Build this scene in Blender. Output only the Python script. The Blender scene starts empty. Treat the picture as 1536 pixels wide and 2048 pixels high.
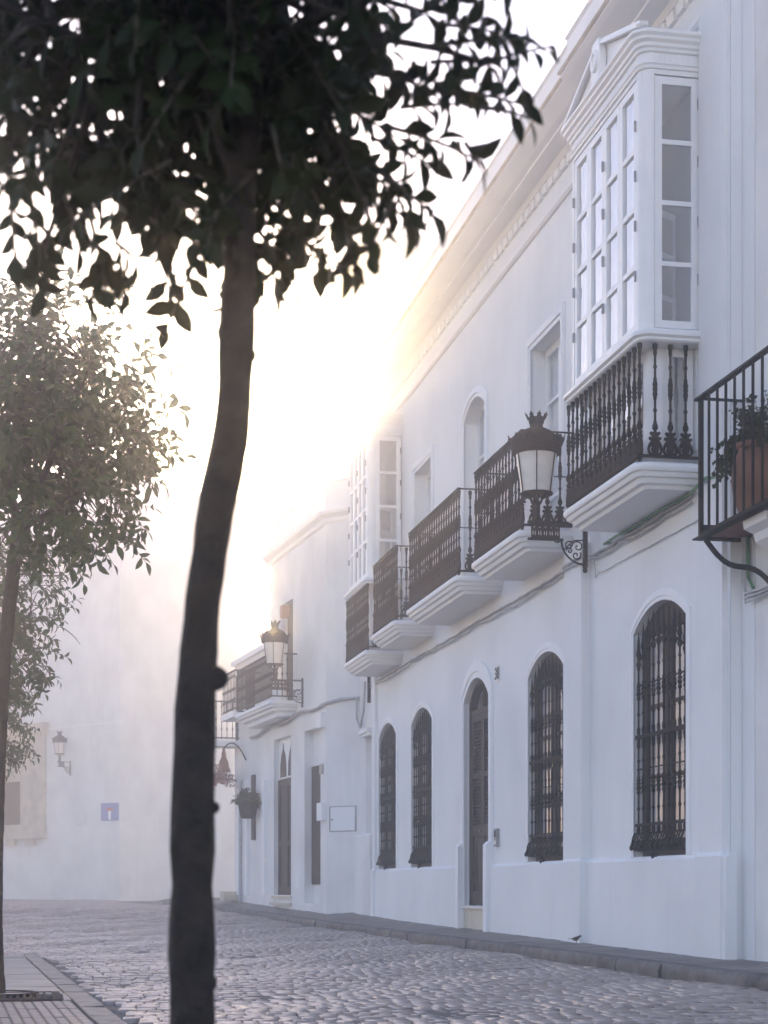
import bpy, bmesh, math, random
from mathutils import Vector, Matrix
from mathutils.geometry import tessellate_polygon
R = math.radians
rnd = random.Random(7)
S = bpy.context.scene
COL = S.collection

# ------------------------------------------------------------------ camera
CAM_Z = 0.82                      # low camera, ground at the near road is z = 0
F_PX = 3600.0                     # focal length in pixels of the 2048 px high picture
TH = math.atan(714 / F_PX)        # heading, turned from +Y (the street) towards +X (the facade)
ST, CT = math.sin(TH), math.cos(TH)
cam_d = bpy.data.cameras.new('camera')
cam = bpy.data.objects.new('camera', cam_d); COL.objects.link(cam)
cam.location = (0, 0, CAM_Z)
cam.rotation_euler = (R(90), 0, -TH)
cam_d.sensor_fit = 'VERTICAL'; cam_d.sensor_height = 36.0; cam_d.sensor_width = 27.0
cam_d.lens = 36.0 * F_PX / 2048
cam_d.shift_y = 747 / 2048
cam_d.clip_start = 0.1; cam_d.clip_end = 2000
cam_d.dof.use_dof = True; cam_d.dof.focus_distance = 22.0; cam_d.dof.aperture_fstop = 7.0
S.camera = cam

# ------------------------------------------------------------------ sky, sun, exposure
SUN_AZ = math.atan2(0.1130, 0.9972)   # from +Y towards +X
SUN_EL = R(9.3)
w = bpy.data.worlds.new('World'); S.world = w; w.use_nodes = True
nt = w.node_tree; bg = nt.nodes['Background']
sky = nt.nodes.new('ShaderNodeTexSky'); sky.sky_type = 'NISHITA'; sky.sun_disc = False
sky.sun_elevation = SUN_EL; sky.sun_rotation = SUN_AZ
sky.air_density = 1.0; sky.dust_density = 0.35; sky.ozone_density = 2.2
tint = nt.nodes.new('ShaderNodeMix'); tint.data_type = 'RGBA'; tint.blend_type = 'MULTIPLY'; tint.inputs[0].default_value = 1.0
tint.inputs[7].default_value = (1.20, .935, .955, 1)   # the pinkish cast of the misty morning sky, the same all over
nt.links.new(sky.outputs[0], tint.inputs[6]); nt.links.new(tint.outputs[2], bg.inputs[0]); bg.inputs[1].default_value = 0.15
sun_d = bpy.data.lights.new('sun', 'SUN'); sun_d.energy = 5.0; sun_d.angle = R(2.0)
sun_d.color = (1.0, 0.72, 0.38)
sun = bpy.data.objects.new('sun', sun_d); COL.objects.link(sun)
sd = Vector((math.sin(SUN_AZ) * math.cos(SUN_EL), math.cos(SUN_AZ) * math.cos(SUN_EL), math.sin(SUN_EL)))
sun.rotation_euler = sd.to_track_quat('Z', 'Y').to_euler(); sun.location = (5, 60, 40)
S.view_settings.view_transform = 'Standard'; S.view_settings.look = 'None'
S.view_settings.exposure = 1.85; S.view_settings.gamma = 1.0; S.view_settings.use_curve_mapping = False
S.render.engine = 'CYCLES'
S.cycles.use_denoising = True
S.cycles.volume_bounces = 3; S.cycles.max_bounces = 10; S.cycles.diffuse_bounces = 4
S.cycles.transparent_max_bounces = 12
HAZE = 0.0092; HAZE_G = 0.95

# ------------------------------------------------------------------ helpers
def at(px, py, d):
    """world point seen at pixel (px, py) at depth d"""
    u = (px - 768) / F_PX * d
    return Vector((d * ST + u * CT, d * CT - u * ST, CAM_Z + (1771 - py) / F_PX * d))
def fy(px, X=6.5):
    """Y along the street of pixel column px on the plane X"""
    d = F_PX * X / (CT * (px - 54)); return (d - X * ST) / CT
def sm(a, b, x):
    t = min(1, max(0, (x - a) / (b - a))); return t
def zr(Y): return 0.0 if Y < 28 else min(0.24, 0.42 * ((Y - 28) / 23) ** 2)
def zk(Y): return 0.12 + zr(Y)                     # kerb top
def zw(Y): return 0.12 + 0.14 * sm(16, 34, Y) + zr(Y)   # pavement at the wall

def nodes(m): return m.node_tree.nodes, m.node_tree.links
def mat(name, col, rough=0.6, var=0.12, vscale=3.0, bump=0.0, bscale=60.0, metal=0.0, spec=0.5, streak=0.0, rand=0.0, dark=None):
    m = bpy.data.materials.new(name); m.use_nodes = True
    N, L = nodes(m); b = N['Principled BSDF']
    b.inputs['Roughness'].default_value = rough; b.inputs['Metallic'].default_value = metal
    b.inputs['Specular IOR Level'].default_value = spec
    g = N.new('ShaderNodeNewGeometry')
    n1 = N.new('ShaderNodeTexNoise'); n1.inputs['Scale'].default_value = vscale; n1.inputs['Detail'].default_value = 5
    L.new(g.outputs['Position'], n1.inputs['Vector'])
    mx = N.new('ShaderNodeMix'); mx.data_type = 'RGBA'
    d = dark or tuple(c * (1 - 2.2 * var) for c in col)
    mx.inputs[6].default_value = (*d, 1); mx.inputs[7].default_value = (*[min(1, c * (1 + var * .4)) for c in col], 1)
    cr = N.new('ShaderNodeMapRange'); cr.inputs[1].default_value = 0.3; cr.inputs[2].default_value = 0.62
    L.new(n1.outputs[0], cr.inputs[0]); L.new(cr.outputs[0], mx.inputs[0])
    out = mx.outputs[2]
    if streak:
        mp = N.new('ShaderNodeMapping'); mp.inputs['Scale'].default_value = (5, 5, .28)
        n3 = N.new('ShaderNodeTexNoise'); n3.inputs['Scale'].default_value = 1.6; n3.inputs['Detail'].default_value = 6
        L.new(g.outputs['Position'], mp.inputs[0]); L.new(mp.outputs[0], n3.inputs['Vector'])
        c3 = N.new('ShaderNodeMapRange'); c3.inputs[1].default_value = 0.52; c3.inputs[2].default_value = 0.8
        c3.inputs[3].default_value = 0; c3.inputs[4].default_value = streak
        L.new(n3.outputs[0], c3.inputs[0])
        m3 = N.new('ShaderNodeMix'); m3.data_type = 'RGBA'; m3.inputs[7].default_value = (.36, .35, .33, 1)
        L.new(c3.outputs[0], m3.inputs[0]); L.new(out, m3.inputs[6]); out = m3.outputs[2]
    if rand:
        oi = N.new('ShaderNodeObjectInfo'); hs = N.new('ShaderNodeHueSaturation')
        mr = N.new('ShaderNodeMapRange'); mr.inputs[3].default_value = 1 - rand; mr.inputs[4].default_value = 1 + rand
        L.new(oi.outputs['Random'], mr.inputs[0]); L.new(mr.outputs[0], hs.inputs['Value']); L.new(out, hs.inputs['Color']); out = hs.outputs[0]
    L.new(out, b.inputs['Base Color'])
    if bump:
        n2 = N.new('ShaderNodeTexNoise'); n2.inputs['Scale'].default_value = bscale; n2.inputs['Detail'].default_value = 6
        L.new(g.outputs['Position'], n2.inputs['Vector'])
        bp = N.new('ShaderNodeBump'); bp.inputs['Strength'].default_value = 0.6; bp.inputs['Distance'].default_value = bump
        L.new(n2.outputs[0], bp.inputs['Height']); L.new(bp.outputs[0], b.inputs['Normal'])
    return m
def glass_mat(name, tint, refl=0.12, ior=1.5):
    m = bpy.data.materials.new(name); m.use_nodes = True
    N, L = nodes(m); N.remove(N['Principled BSDF']); o = N['Material Output']
    tr = N.new('ShaderNodeBsdfTransparent'); tr.inputs[0].default_value = (*tint, 1)
    gl = N.new('ShaderNodeBsdfGlossy'); gl.inputs['Roughness'].default_value = 0.03
    g = N.new('ShaderNodeNewGeometry'); ns = N.new('ShaderNodeTexNoise'); ns.inputs['Scale'].default_value = 2.5
    L.new(g.outputs['Position'], ns.inputs['Vector'])
    bp = N.new('ShaderNodeBump'); bp.inputs['Strength'].default_value = 0.25; bp.inputs['Distance'].default_value = 0.02
    L.new(ns.outputs[0], bp.inputs['Height']); L.new(bp.outputs[0], gl.inputs['Normal'])
    fr = N.new('ShaderNodeFresnel'); fr.inputs[0].default_value = ior
    ad = N.new('ShaderNodeMath'); ad.operation = 'ADD'; ad.use_clamp = True; ad.label = 'reflection'; ad.inputs[1].default_value = refl
    L.new(fr.outputs[0], ad.inputs[0])
    bf = N.new('ShaderNodeMath'); bf.operation = 'SUBTRACT'; bf.inputs[0].default_value = 1.0; L.new(g.outputs['Backfacing'], bf.inputs[1])
    mu = N.new('ShaderNodeMath'); mu.operation = 'MULTIPLY'; L.new(ad.outputs[0], mu.inputs[0]); L.new(bf.outputs[0], mu.inputs[1])   # the inner face of a pane does not mirror again
    mx = N.new('ShaderNodeMixShader'); L.new(mu.outputs[0], mx.inputs[0]); L.new(tr.outputs[0], mx.inputs[1]); L.new(gl.outputs[0], mx.inputs[2])
    L.new(mx.outputs[0], o.inputs[0]); return m
def leaf_mat(name, col, trans=0.3):
    m = mat(name, col, rough=0.5, var=0.25, vscale=9.0, spec=0.15)
    N, L = nodes(m); b = N['Principled BSDF']; o = N['Material Output']
    t = N.new('ShaderNodeBsdfTranslucent'); t.inputs[0].default_value = (col[0] * 1.9, col[1] * 1.7, col[2] * .8, 1)
    mx = N.new('ShaderNodeMixShader'); mx.inputs[0].default_value = trans
    L.new(b.outputs[0], mx.inputs[1]); L.new(t.outputs[0], mx.inputs[2]); L.new(mx.outputs[0], o.inputs[0]); return m

M = dict(
    wall=mat('whitewash', (.80, .80, .80), .85, .04, .7, .010, 5.5, streak=.07),
    wall2=mat('whitewash_old', (.78, .77, .75), .88, .06, .9, .004, 20, streak=.14),
    trim=mat('white_trim', (.82, .82, .82), .7, .02, 1.5, .001, 60),
    stain=mat('stained_edge', (.62, .55, .47), .85, .15, 2.0, .002, 40),
    wood_w=mat('white_painted_wood', (.80, .80, .80), .45, .02, 4, .0006, 90),
    iron=mat('dark_iron', (.012, .0095, .0105), .8, .2, 14, .0008, 160, spec=.08),
    iron2=mat('black_iron', (.012, .012, .015), .75, .2, 14, .0008, 160, spec=.1),
    wood=mat('brown_wood', (.050, .034, .031), .7, .15, 6, .0008, 120, spec=.15),
    sill=mat('cream_stone', (.58, .52, .42), .7, .08, 3, .001, 60),
    beige=mat('beige_stone', (.60, .53, .43), .85, .12, 2, .004, 18),
    muslin=mat('grey_muslin', (.50, .49, .50), .9, .08, 4),
    curtain=mat('pale_curtain', (.84, .84, .85), .9, .05, 4),
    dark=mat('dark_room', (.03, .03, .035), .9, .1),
    glass=glass_mat('window_glass', (.93, .95, .96), .06),
    dullglass=glass_mat('dusty_glass', (.95, .95, .96), .02, 1.15),
    bayglass=glass_mat('bay_glass', (.95, .96, .97), .22),
    endglass=glass_mat('end_glass', (.92, .94, .97), .26),
    frost=mat('frosted_lamp_glass', (.72, .68, .62), .35, .06, 8),
    stone=mat('sett_stone', (.34, .268, .232), .36, .2, 5, .002, 42, spec=.8, rand=.18),
    grout=mat('sandy_joints', (.155, .138, .125), .9, .2, 12, .004, 60),
    slab=mat('pale_paving', (.26, .245, .225), .5, .14, 2.2, .004, 22, rand=.14),
    slab2=mat('red_paving', (.20, .17, .155), .6, .18, 3, .003, 40, rand=.16),
    kerb=mat('granite_kerb', (.125, .113, .108), .75, .32, 6, .02, 22, rand=.18),
    kerbflat=mat('worn_granite', (.19, .172, .16), .55, .28, 7, .006, 30, rand=.12),
    tact=mat('ribbed_paver', (.075, .054, .052), .5, .15, 8, .002, 70, rand=.18),
    tact2=mat('pale_rib', (.38, .32, .29), .5, .12, 8, .001, 70),  # ribs paler than the paver body
    soil=mat('tree_pit_soil', (.035, .028, .022), .95, .3, 14, .01, 40),
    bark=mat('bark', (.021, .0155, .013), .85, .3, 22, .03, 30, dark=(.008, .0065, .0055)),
    twig=mat('twig_bark', (.055, .048, .036), .8, .3, 20),
    leaf=leaf_mat('orange_leaf', (.010, .022, .005), .16),
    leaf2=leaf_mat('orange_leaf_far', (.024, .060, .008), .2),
    herb=leaf_mat('pot_leaf', (.035, .050, .020), .2),
    terra=mat('terracotta', (.22, .10, .065), .85, .12, 5, .002, 40),
    brick=mat('floor_tile', (.20, .085, .06), .7, .2, 8, .001, 40),
    pvc=mat('grey_cable', (.42, .42, .43), .6, .12, 8),
    green=mat('green_conduit', (.10, .26, .13), .5, .15, 8),
    metal=mat('grey_metal', (.30, .30, .31), .6, .1, 8),
    blue=mat('sign_blue', (.13, .18, .45), .4, .05, 4),
    white=mat('sign_white', (.8, .8, .8), .4, .02, 4),
    red=mat('sign_red', (.5, .03, .03), .4, .05, 4),
    tile=mat('glazed_tile', (.72, .70, .68), .6, .05, 4),
    ink=mat('black_glaze', (.03, .03, .035), .9, .1, 4),
    orange=mat('orange_paint', (.40, .20, .12), .6, .1, 5),
    bird=mat('brown_feathers', (.075, .062, .052), .9, .3, 70),
    wing=mat('dark_feathers', (.045, .036, .03), .9, .4, 90),
    pink=mat('pink_flowers', (.35, .09, .09), .8, .3, 40),
)

class MB:
    def __init__(s): s.v = []; s.f = []
    def add(s, vs, fs):
        o = len(s.v); s.v += [tuple(p) for p in vs]; s.f += [tuple(i + o for i in f) for f in fs]; return s
    def box(s, x0, x1, y0, y1, z0, z1, mp=None):
        vs = [(x, y, z) for z in (z0, z1) for y in (y0, y1) for x in (x0, x1)]
        if mp: vs = [mp(*p) for p in vs]
        return s.add(vs, [(0, 2, 3, 1), (4, 5, 7, 6), (0, 1, 5, 4), (2, 6, 7, 3), (0, 4, 6, 2), (1, 3, 7, 5)])
    def loft(s, rings, cap=True, closed=True):
        n = len(rings[0]); vs = [p for r in rings for p in r]; fs = []
        for k in range(len(rings) - 1):
            for i in range(n if closed else n - 1):
                j = (i + 1) % n; fs.append((k * n + i, k * n + j, k * n + n + j, k * n + n + i))
        if cap: fs += [tuple(range(n))[::-1], tuple(range((len(rings) - 1) * n, len(rings) * n))]
        return s.add(vs, fs)
    def lathe(s, prof, c=(0, 0, 0), seg=10, cap=True, ang=0.0):
        rings = [[(c[0] + r * math.cos(ang + 2 * math.pi * i / seg), c[1] + r * math.sin(ang + 2 * math.pi * i / seg), c[2] + z) for i in range(seg)] for r, z in prof]
        return s.loft(rings, cap)
    def tube(s, pts, r, seg=6, cap=True, jit=0.0, rg=None):
        pts = [Vector(p) for p in pts]; n = len(pts)
        rs = r if isinstance(r, (list, tuple)) else [r] * n
        t0 = (pts[1] - pts[0]).normalized(); up = Vector((0, 0, 1)) if abs(t0.z) < .9 else Vector((1, 0, 0))
        a = t0.cross(up).normalized(); rings = []
        for i in range(n):
            t = (pts[min(i + 1, n - 1)] - pts[max(i - 1, 0)]).normalized()
            a = (a - t * a.dot(t)).normalized(); b = t.cross(a)
            rings.append([pts[i] + (a * math.cos(2 * math.pi * k / seg) + b * math.sin(2 * math.pi * k / seg)) * rs[i] * (1 + (rg.uniform(-jit, jit) if jit else 0)) for k in range(seg)])
        return s.loft(rings, cap)
    def prism(s, poly, mp, t0, t1):
        """closed outline poly of (a, b); mp(a, b, t) gives the point"""
        return s.loft([[mp(a, b, t0) for a, b in poly], [mp(a, b, t1) for a, b in poly]])
    def sweep(s, prof, y0, y1):
        return s.loft([[(x, y0, z) for x, z in prof], [(x, y1, z) for x, z in prof]])
    def mesh(s, name, m, smooth=None, fix=True):
        me = bpy.data.meshes.new(name); me.from_pydata(s.v, [], s.f)
        if fix:
            b = bmesh.new(); b.from_mesh(me); bmesh.ops.recalc_face_normals(b, faces=b.faces); b.to_mesh(me); b.free()
        me.materials.append(M[m] if isinstance(m, str) else m)
        if smooth is not None:
            me.polygons.foreach_set('use_smooth', [True] * len(me.polygons)); me.set_sharp_from_angle(angle=R(smooth))
        me.update(); return me
    def build(s, name, m, parent=None, smooth=None, fix=True, **kw):
        o = wpos(parent)
        if o.length: s.v = [(p[0] - o.x, p[1] - o.y, p[2] - o.z) for p in s.v]
        return put(name, s.mesh(name, m, smooth, fix), None, parent, **kw)
def wpos(o):
    p = Vector((0, 0, 0))
    while o is not None: p += o.location; o = o.parent
    return p
def tag(o, label=None, cat=None, group=None, kind=None):
    for k, v in (('label', label), ('category', cat), ('group', group), ('kind', kind)):
        if v: o[k] = v
    return o
def put(name, me, loc=None, parent=None, rot=None, scale=None, **kw):
    o = bpy.data.objects.new(name, me); COL.objects.link(o)
    if parent is not None: o.parent = parent
    if loc is not None: o.location = Vector(loc) - wpos(parent)
    if rot is not None: o.rotation_euler = rot
    if scale is not None: o.scale = scale
    return tag(o, **kw)
def thing(name, loc, label, cat, group=None):
    o = bpy.data.objects.new(name, None); COL.objects.link(o); o.location = loc; o.empty_display_size = .2
    return tag(o, label, cat, group)
def copy_tree(o, parent=None):
    c = o.copy(); COL.objects.link(c)
    if parent is not None: c.parent = parent
    for ch in list(o.children): copy_tree(ch, c)
    return c

# ------------------------------------------------------------------ ground, road, kerbs, pavements
def kerb_x(Y):
    pts = [(-20, 5.6), (31, 5.6), (35, 5.42), (40, 5.08), (45, 4.62), (50, 4.15), (60, 3.2)]
    for (a, xa), (b, xb) in zip(pts, pts[1:]):
        if Y <= b: return xa + (xb - xa) * (Y - a) / (b - a)
    return pts[-1][1]
def left_out(Y): return 0.56 - (Y - 11.1) * 0.042        # road side edge of the flush left kerb
def left_in(Y): return left_out(Y) - 0.17
g = MB()
ys = [-60 + i * 4 for i in range(22)] + [28 + i * 1.5 for i in range(24)] + [64, 80, 120, 170]
xs = [-90, -40, -20, -8, -3, 0, 3, 6, 9, 20, 60, 100]
g.add([(x, y, zr(y) - .05) for y in ys for x in xs], [(j * len(xs) + i, j * len(xs) + i + 1, (j + 1) * len(xs) + i + 1, (j + 1) * len(xs) + i) for j in range(len(ys) - 1) for i in range(len(xs) - 1)])
g.build('ground', 'grout', kind='structure')
road = MB()
ys = [-5 + i for i in range(60)]
ys = [-5 + i for i in range(85)]
road.add([p for y in ys for p in ((-1.8 - max(0, (y - 50) * .3) if y > 21 else left_out(y) - .3, y, zr(y) - .018), (kerb_x(y) + .05, y, zr(y) - .018))], [(2 * i, 2 * i + 1, 2 * i + 3, 2 * i + 2) for i in range(len(ys) - 1)])
road = road.build('road', 'grout', kind='structure')

def sett(sx, sy, rg, h=.012):
    """worn stone sett: three rings and a crown point, origin at its centre"""
    vs = []; n = 8; tilt = (rg.uniform(-.016, .016), rg.uniform(-.016, .016))
    wob = [rg.uniform(.86, 1.06) for _ in range(n)]
    sh = [(-1, -1), (0, -1.04), (1, -1), (1.04, 0), (1, 1), (0, 1.04), (-1, 1), (-1.04, 0)]
    for k, (sc, z) in enumerate(((1.0, -.03), (.985, -.003), (.92, h * .8))):
        for i in range(n):
            x, y = sh[i][0] * sx / 2 * sc * wob[i], sh[i][1] * sy / 2 * sc * wob[i]
            vs.append((x, y, z + (x * tilt[0] + y * tilt[1] + rg.uniform(-.002, .002) if k else 0)))
    vs.append((0, 0, h + rg.uniform(-.002, .003)))
    fs = [(k * n + i, k * n + (i + 1) % n, k * n + n + (i + 1) % n, k * n + n + i) for k in range(2) for i in range(n)]
    fs += [(2 * n + i, 2 * n + (i + 1) % n, 3 * n) for i in range(n)]
    return vs, fs
rg = random.Random(3)
lib = []
for k in range(14):
    vs, fs = sett(.165, .30, rg, rg.uniform(.002, .006)); lib.append(MB().add(vs, fs).mesh('cobble', 'stone', 70))
rest = MB(); near = []; Y = 9.6; row = 0
while Y < 72:
    big = 1.0 if Y < 38 else 1.5
    ly = rg.uniform(.15, .24) * big
    x = (-1.9 - max(0, (Y - 50) * .2) if Y > 20.6 else left_out(Y) + .01) + rg.uniform(0, .12)
    while x < kerb_x(Y) - .03:
        lx = rg.uniform(.09, .165) * big
        c = (x + lx / 2, Y + ly / 2 + rg.uniform(-.02, .02) + .03 * math.sin(x * 1.3 + row), zr(Y) + .012 * math.sin(x * 1.1 + Y * .7) + .01 * math.sin(x * 2.7 - Y * 1.9) + rg.uniform(-.003, .003))
        d = c[0] * ST + c[1] * CT; px = 768 + F_PX * (c[0] * CT - c[1] * ST) / d
        if d > 10.55 and len(near) < 300 and Y < 16 and -20 < px < 1556:
            near.append((c, lx, ly))
        else:
            vs, fs = sett(lx * .95, ly * .97, rg, rg.uniform(.002, .006))
            rest.add([(p[0] + c[0], p[1] + c[1], p[2] + c[2]) for p in vs], fs)
        x += lx
    Y += ly; row += 1
for c, lx, ly in near:
    put('cobble', rg.choice(lib), c, road, rot=(rg.uniform(-.02, .02), rg.uniform(-.02, .02), rg.choice((0, math.pi)) + rg.uniform(-.03, .03)), scale=(lx * .93 / .165, ly * .95 / .30, 1))
rest.build('cobbles', 'stone', road, smooth=70, fix=False, kind='stuff')

# right kerb of granite blocks and right pavement of slabs
kerb = MB()
ys = [4 + i for i in range(50)]
kerb.add([p for y in ys for p in ((kerb_x(y) + .05, y, zr(y) - .04), (kerb_x(y) + .05, y, zk(y) - .02), (kerb_x(y) + .2, y, zk(y) - .02))], [(3 * i, 3 * i + 1, 3 * i + 4, 3 * i + 3) for i in range(len(ys) - 1)] + [(3 * i + 1, 3 * i + 2, 3 * i + 5, 3 * i + 4) for i in range(len(ys) - 1)])
kerb = kerb.build('kerb', 'kerb', kind='structure')
Y = 8.0
while Y < 52:
    ln = rg.uniform(.85, 1.3); mb = MB(); n = 7; rings = []
    for i in range(n):
        y = Y + .006 + (ln - .012) * i / (n - 1); x = kerb_x(y); jx = rg.uniform(-.012, .012); jz = rg.uniform(-.006, .004)
        rings.append([(x + jx - .004, y, zr(y) - .05), (x + jx - .012 + rg.uniform(-.01, .01), y, zr(y) + .05), (x + jx + .004, y, zk(y) - .016 + jz), (x + jx + .022, y, zk(y) + jz), (x + .155, y, zk(y) + .004), (x + .155, y, zk(y) - .05)])
    mb.loft(rings).build('kerbstone', 'kerb', kerb, smooth=35); Y += ln
pav = MB()
ys = [0 + i for i in range(56)]
def wall_x(Y): return 6.6 if Y < 35 else 6.05 - (Y - 36) * .0929 + .5 * sm(37, 35, Y)
pav.add([p for y in ys for p in ((kerb_x(y) + .15, y, zk(y) - .022), (wall_x(y) + .25, y, zw(y) - .01))], [(2 * i, 2 * i + 1, 2 * i + 3, 2 * i + 2) for i in range(len(ys) - 1)])
pav = pav.build('pavement', 'grout', kind='structure')
Y = 9.0
while Y < 47:
    ln = rg.uniform(.38, .46)
    xa, xb = kerb_x(Y) + .162, wall_x(Y) + .2; cols = max(1, round((xb - xa) / .42)); off = rg.uniform(-.08, .08)
    for c in range(cols):
        x0 = xa + (xb - xa) * c / cols + (off if 0 < c else 0) + .004; x1 = xa + (xb - xa) * (c + 1) / cols + (off if c < cols - 1 else 0) - .004
        j = [rg.uniform(-.004, .005) for _ in range(4)]; mb = MB()
        def zp(x, y): t = (x - kerb_x(y) - .15) / max(.2, wall_x(y) + .2 - kerb_x(y) - .15); return zk(y) + (zw(y) - zk(y)) * min(1, t)
        cs = [(x0, Y + .004), (x1, Y + .004), (x1, Y + ln - .004), (x0, Y + ln - .004)]
        mb.loft([[(x, y, zp(x, y) - .03) for x, y in cs], [(x, y, zp(x, y) - .004 + jj) for (x, y), jj in zip(cs, j)], [(x + (.006 if k in (0, 3) else -.006), y + (.006 if k < 2 else -.006), zp(x, y) + .003 + jj) for k, ((x, y), jj) in enumerate(zip(cs, j))]])
        mb.build('paving_slab', 'slab2', pav)
    Y += ln

# left pavement, flush with the road: pale slabs, ribbed pavers, kerb of flat blocks
lp = MB()
ys = [-4 + i for i in range(26)]
lp.add([p for y in ys for p in ((-9, y, zr(y) - .012), (left_out(y) - .02, y, zr(y) - .012))], [(2 * i, 2 * i + 1, 2 * i + 3, 2 * i + 2) for i in range(len(ys) - 1)])
lp = lp.build('footpath', 'grout', kind='structure')
def flat_stone(name, m, cs, z0, z1, par, ch=.006, jit=.003):
    c = Vector((sum(p[0] for p in cs) / 4, sum(p[1] for p in cs) / 4)); j = [rg.uniform(-jit, jit) for _ in cs]
    r = lambda k, z: [((p[0] + (c.x - p[0]) * k), (p[1] + (c.y - p[1]) * k), z + jj) for p, jj in zip(cs, j)]
    return MB().loft([r(0, z0), r(.004, z1 - ch), r(.03, z1)]).build(name, m, par)
Y = 8.5
while Y < 21.5:
    ln = rg.uniform(.75, 1.1)
    flat_stone('kerbstone', 'kerbflat', [(left_in(Y) + .006, Y + .005), (left_out(Y) - .006, Y + .005), (left_out(Y + ln) - .006, Y + ln - .005), (left_in(Y + ln) + .006, Y + ln - .005)], -.04, .014, lp, .008, .006)
    Y += ln
Y = 12.9; rows = [.78, .95, 1.2, .9, 1.3, 1.1, 1.4, .9]
for k, ln in enumerate(rows):
    xr = 0.0
    cols = [left_in(Y) - .002, left_in(Y) - rg.uniform(.5, .62), left_in(Y) - 1.2, left_in(Y) - 1.9]
    for a, b in zip(cols, cols[1:]):
        if k == 0 and a < .2 + 1e-3 and a > -.9: continue
        if k == 0 and a > .2: b = max(b, .25)
        flat_stone('paving_slab', 'slab', [(b + .006, Y + .006), (a - .004, Y + .006), (a - .004 - (.042 * ln if a == cols[0] else 0), Y + ln - .006), (b + .006, Y + ln - .006)], -.04, rg.uniform(.008, .016), lp, .006, .004)
    Y += ln
# ribbed pavers, columns towards the street's far end
tac = []
for k in range(3):
    b = MB().box(-.031, .031, -.385, .385, -.03, .008)
    for i in range(6):
        y = -.32 + i * .128 + rg.uniform(-.004, .004)
        b.loft([[(-.022, y - .034, .0075), (.022, y - .034, .0075), (.022, y + .034, .0075), (-.022, y + .034, .0075)], [(-.020, y - .030, .0098), (.020, y - .030, .0098), (.020, y + .030, .0098), (-.020, y + .030, .0098)]])
    me = b.mesh('ribbed_paver', 'tact'); me.materials.append(M['tact2'])
    for p in me.polygons:
        if p.center.z > .0083: p.material_index = 1
    tac.append(me)
for r in range(5):
    y = 12.48 - r * .79
    for c in range(24):
        x = left_in(y) - .05 - c * .067
        put('ribbed_paver', rg.choice(tac), (x + .042 * 0, y + (c % 2) * .0, rg.uniform(-.003, .002)), lp, rot=(rg.uniform(-.004, .004), 0, R(2.4) + rg.choice((0, math.pi))))

# ------------------------------------------------------------------ wall and moulding builders
def arch(a0, a1, b0, bs, ba, n=14):
    """opening outline: flat bottom, upright jambs, segmental arch"""
    c = (a0 + a1) / 2; h = (a1 - a0) / 2; r = ba - bs; Rr = (h * h + r * r) / (2 * r); z0 = ba - Rr; an = math.asin(h / Rr)
    return [(a0, b0), (a1, b0)] + [(c + Rr * math.sin(an - 2 * an * i / n), z0 + Rr * math.cos(an - 2 * an * i / n)) for i in range(n + 1)]
def rect(a0, a1, b0, b1): return [(a0, b0), (a1, b0), (a1, b1), (a0, b1)]
def pierced(mb, mp, outer, holes, o, deps):
    """wall face at offset o with holes and their reveals going in by deps"""
    polys = [outer] + holes; flat = [p for q in polys for p in q]
    tris = tessellate_polygon([[Vector((a, b, 0)) for a, b in q] for q in polys])
    mb.add([mp(a, b, o) for a, b in flat], [tuple(t) for t in tris])
    for h, dp in zip(holes, deps): mb.loft([[mp(a, b, o) for a, b in h], [mp(a, b, o - dp) for a, b in h]], cap=False)
    return mb
def band(mb, mp, inner, outer, o0, o1, bev=.02):
    """moulding between two outlines of equal count, standing from o0 to o1, open at the bottom edge"""
    inn, out = inner[1:] + inner[:1], outer[1:] + outer[:1]
    sec = [[mp(a, b, o0) for a, b in out], [mp(a, b, o1 - bev) for a, b in out],
           [mp(a + (c - a) * .2, b + (e - b) * .2, o1) for (a, b), (c, e) in zip(out, inn)], [mp(a + (c - a) * .62, b + (e - b) * .62, o1) for (a, b), (c, e) in zip(out, inn)],
           [mp(a + (c - a) * .66, b + (e - b) * .66, o1 - bev) for (a, b), (c, e) in zip(out, inn)], [mp(a, b, o1 - bev) for a, b in inn], [mp(a, b, o0) for a, b in inn]]
    n = len(inn)
    mb.add([p for r in sec for p in r], [(k * n + i, k * n + i + 1, k * n + n + i + 1, k * n + n + i) for k in range(len(sec) - 1) for i in range(n - 1)])
    return mb
def ring(y0, y1, xf, xw, z, rad, n=5):
    """outline of a balcony plate: from the wall, round the near corner, along the front, round the far corner, to the wall"""
    p = [(xw, y0, z)]
    for i in range(n + 1):
        a = math.pi / 2 * i / n; p.append((xf + rad - rad * math.sin(a), y0 + rad - rad * math.cos(a), z))
    for i in range(n + 1):
        a = math.pi / 2 * i / n; p.append((xf + rad - rad * math.cos(a), y1 - rad + rad * math.sin(a), z))
    return p + [(xw, y1, z)]
def plate(mb, y0, y1, xf, xw, layers, rad=.12):
    return mb.loft([ring(y0 + o, y1 - o, xf + o, xw, z, max(.03, rad - o * .5)) for o, z in layers])

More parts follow.
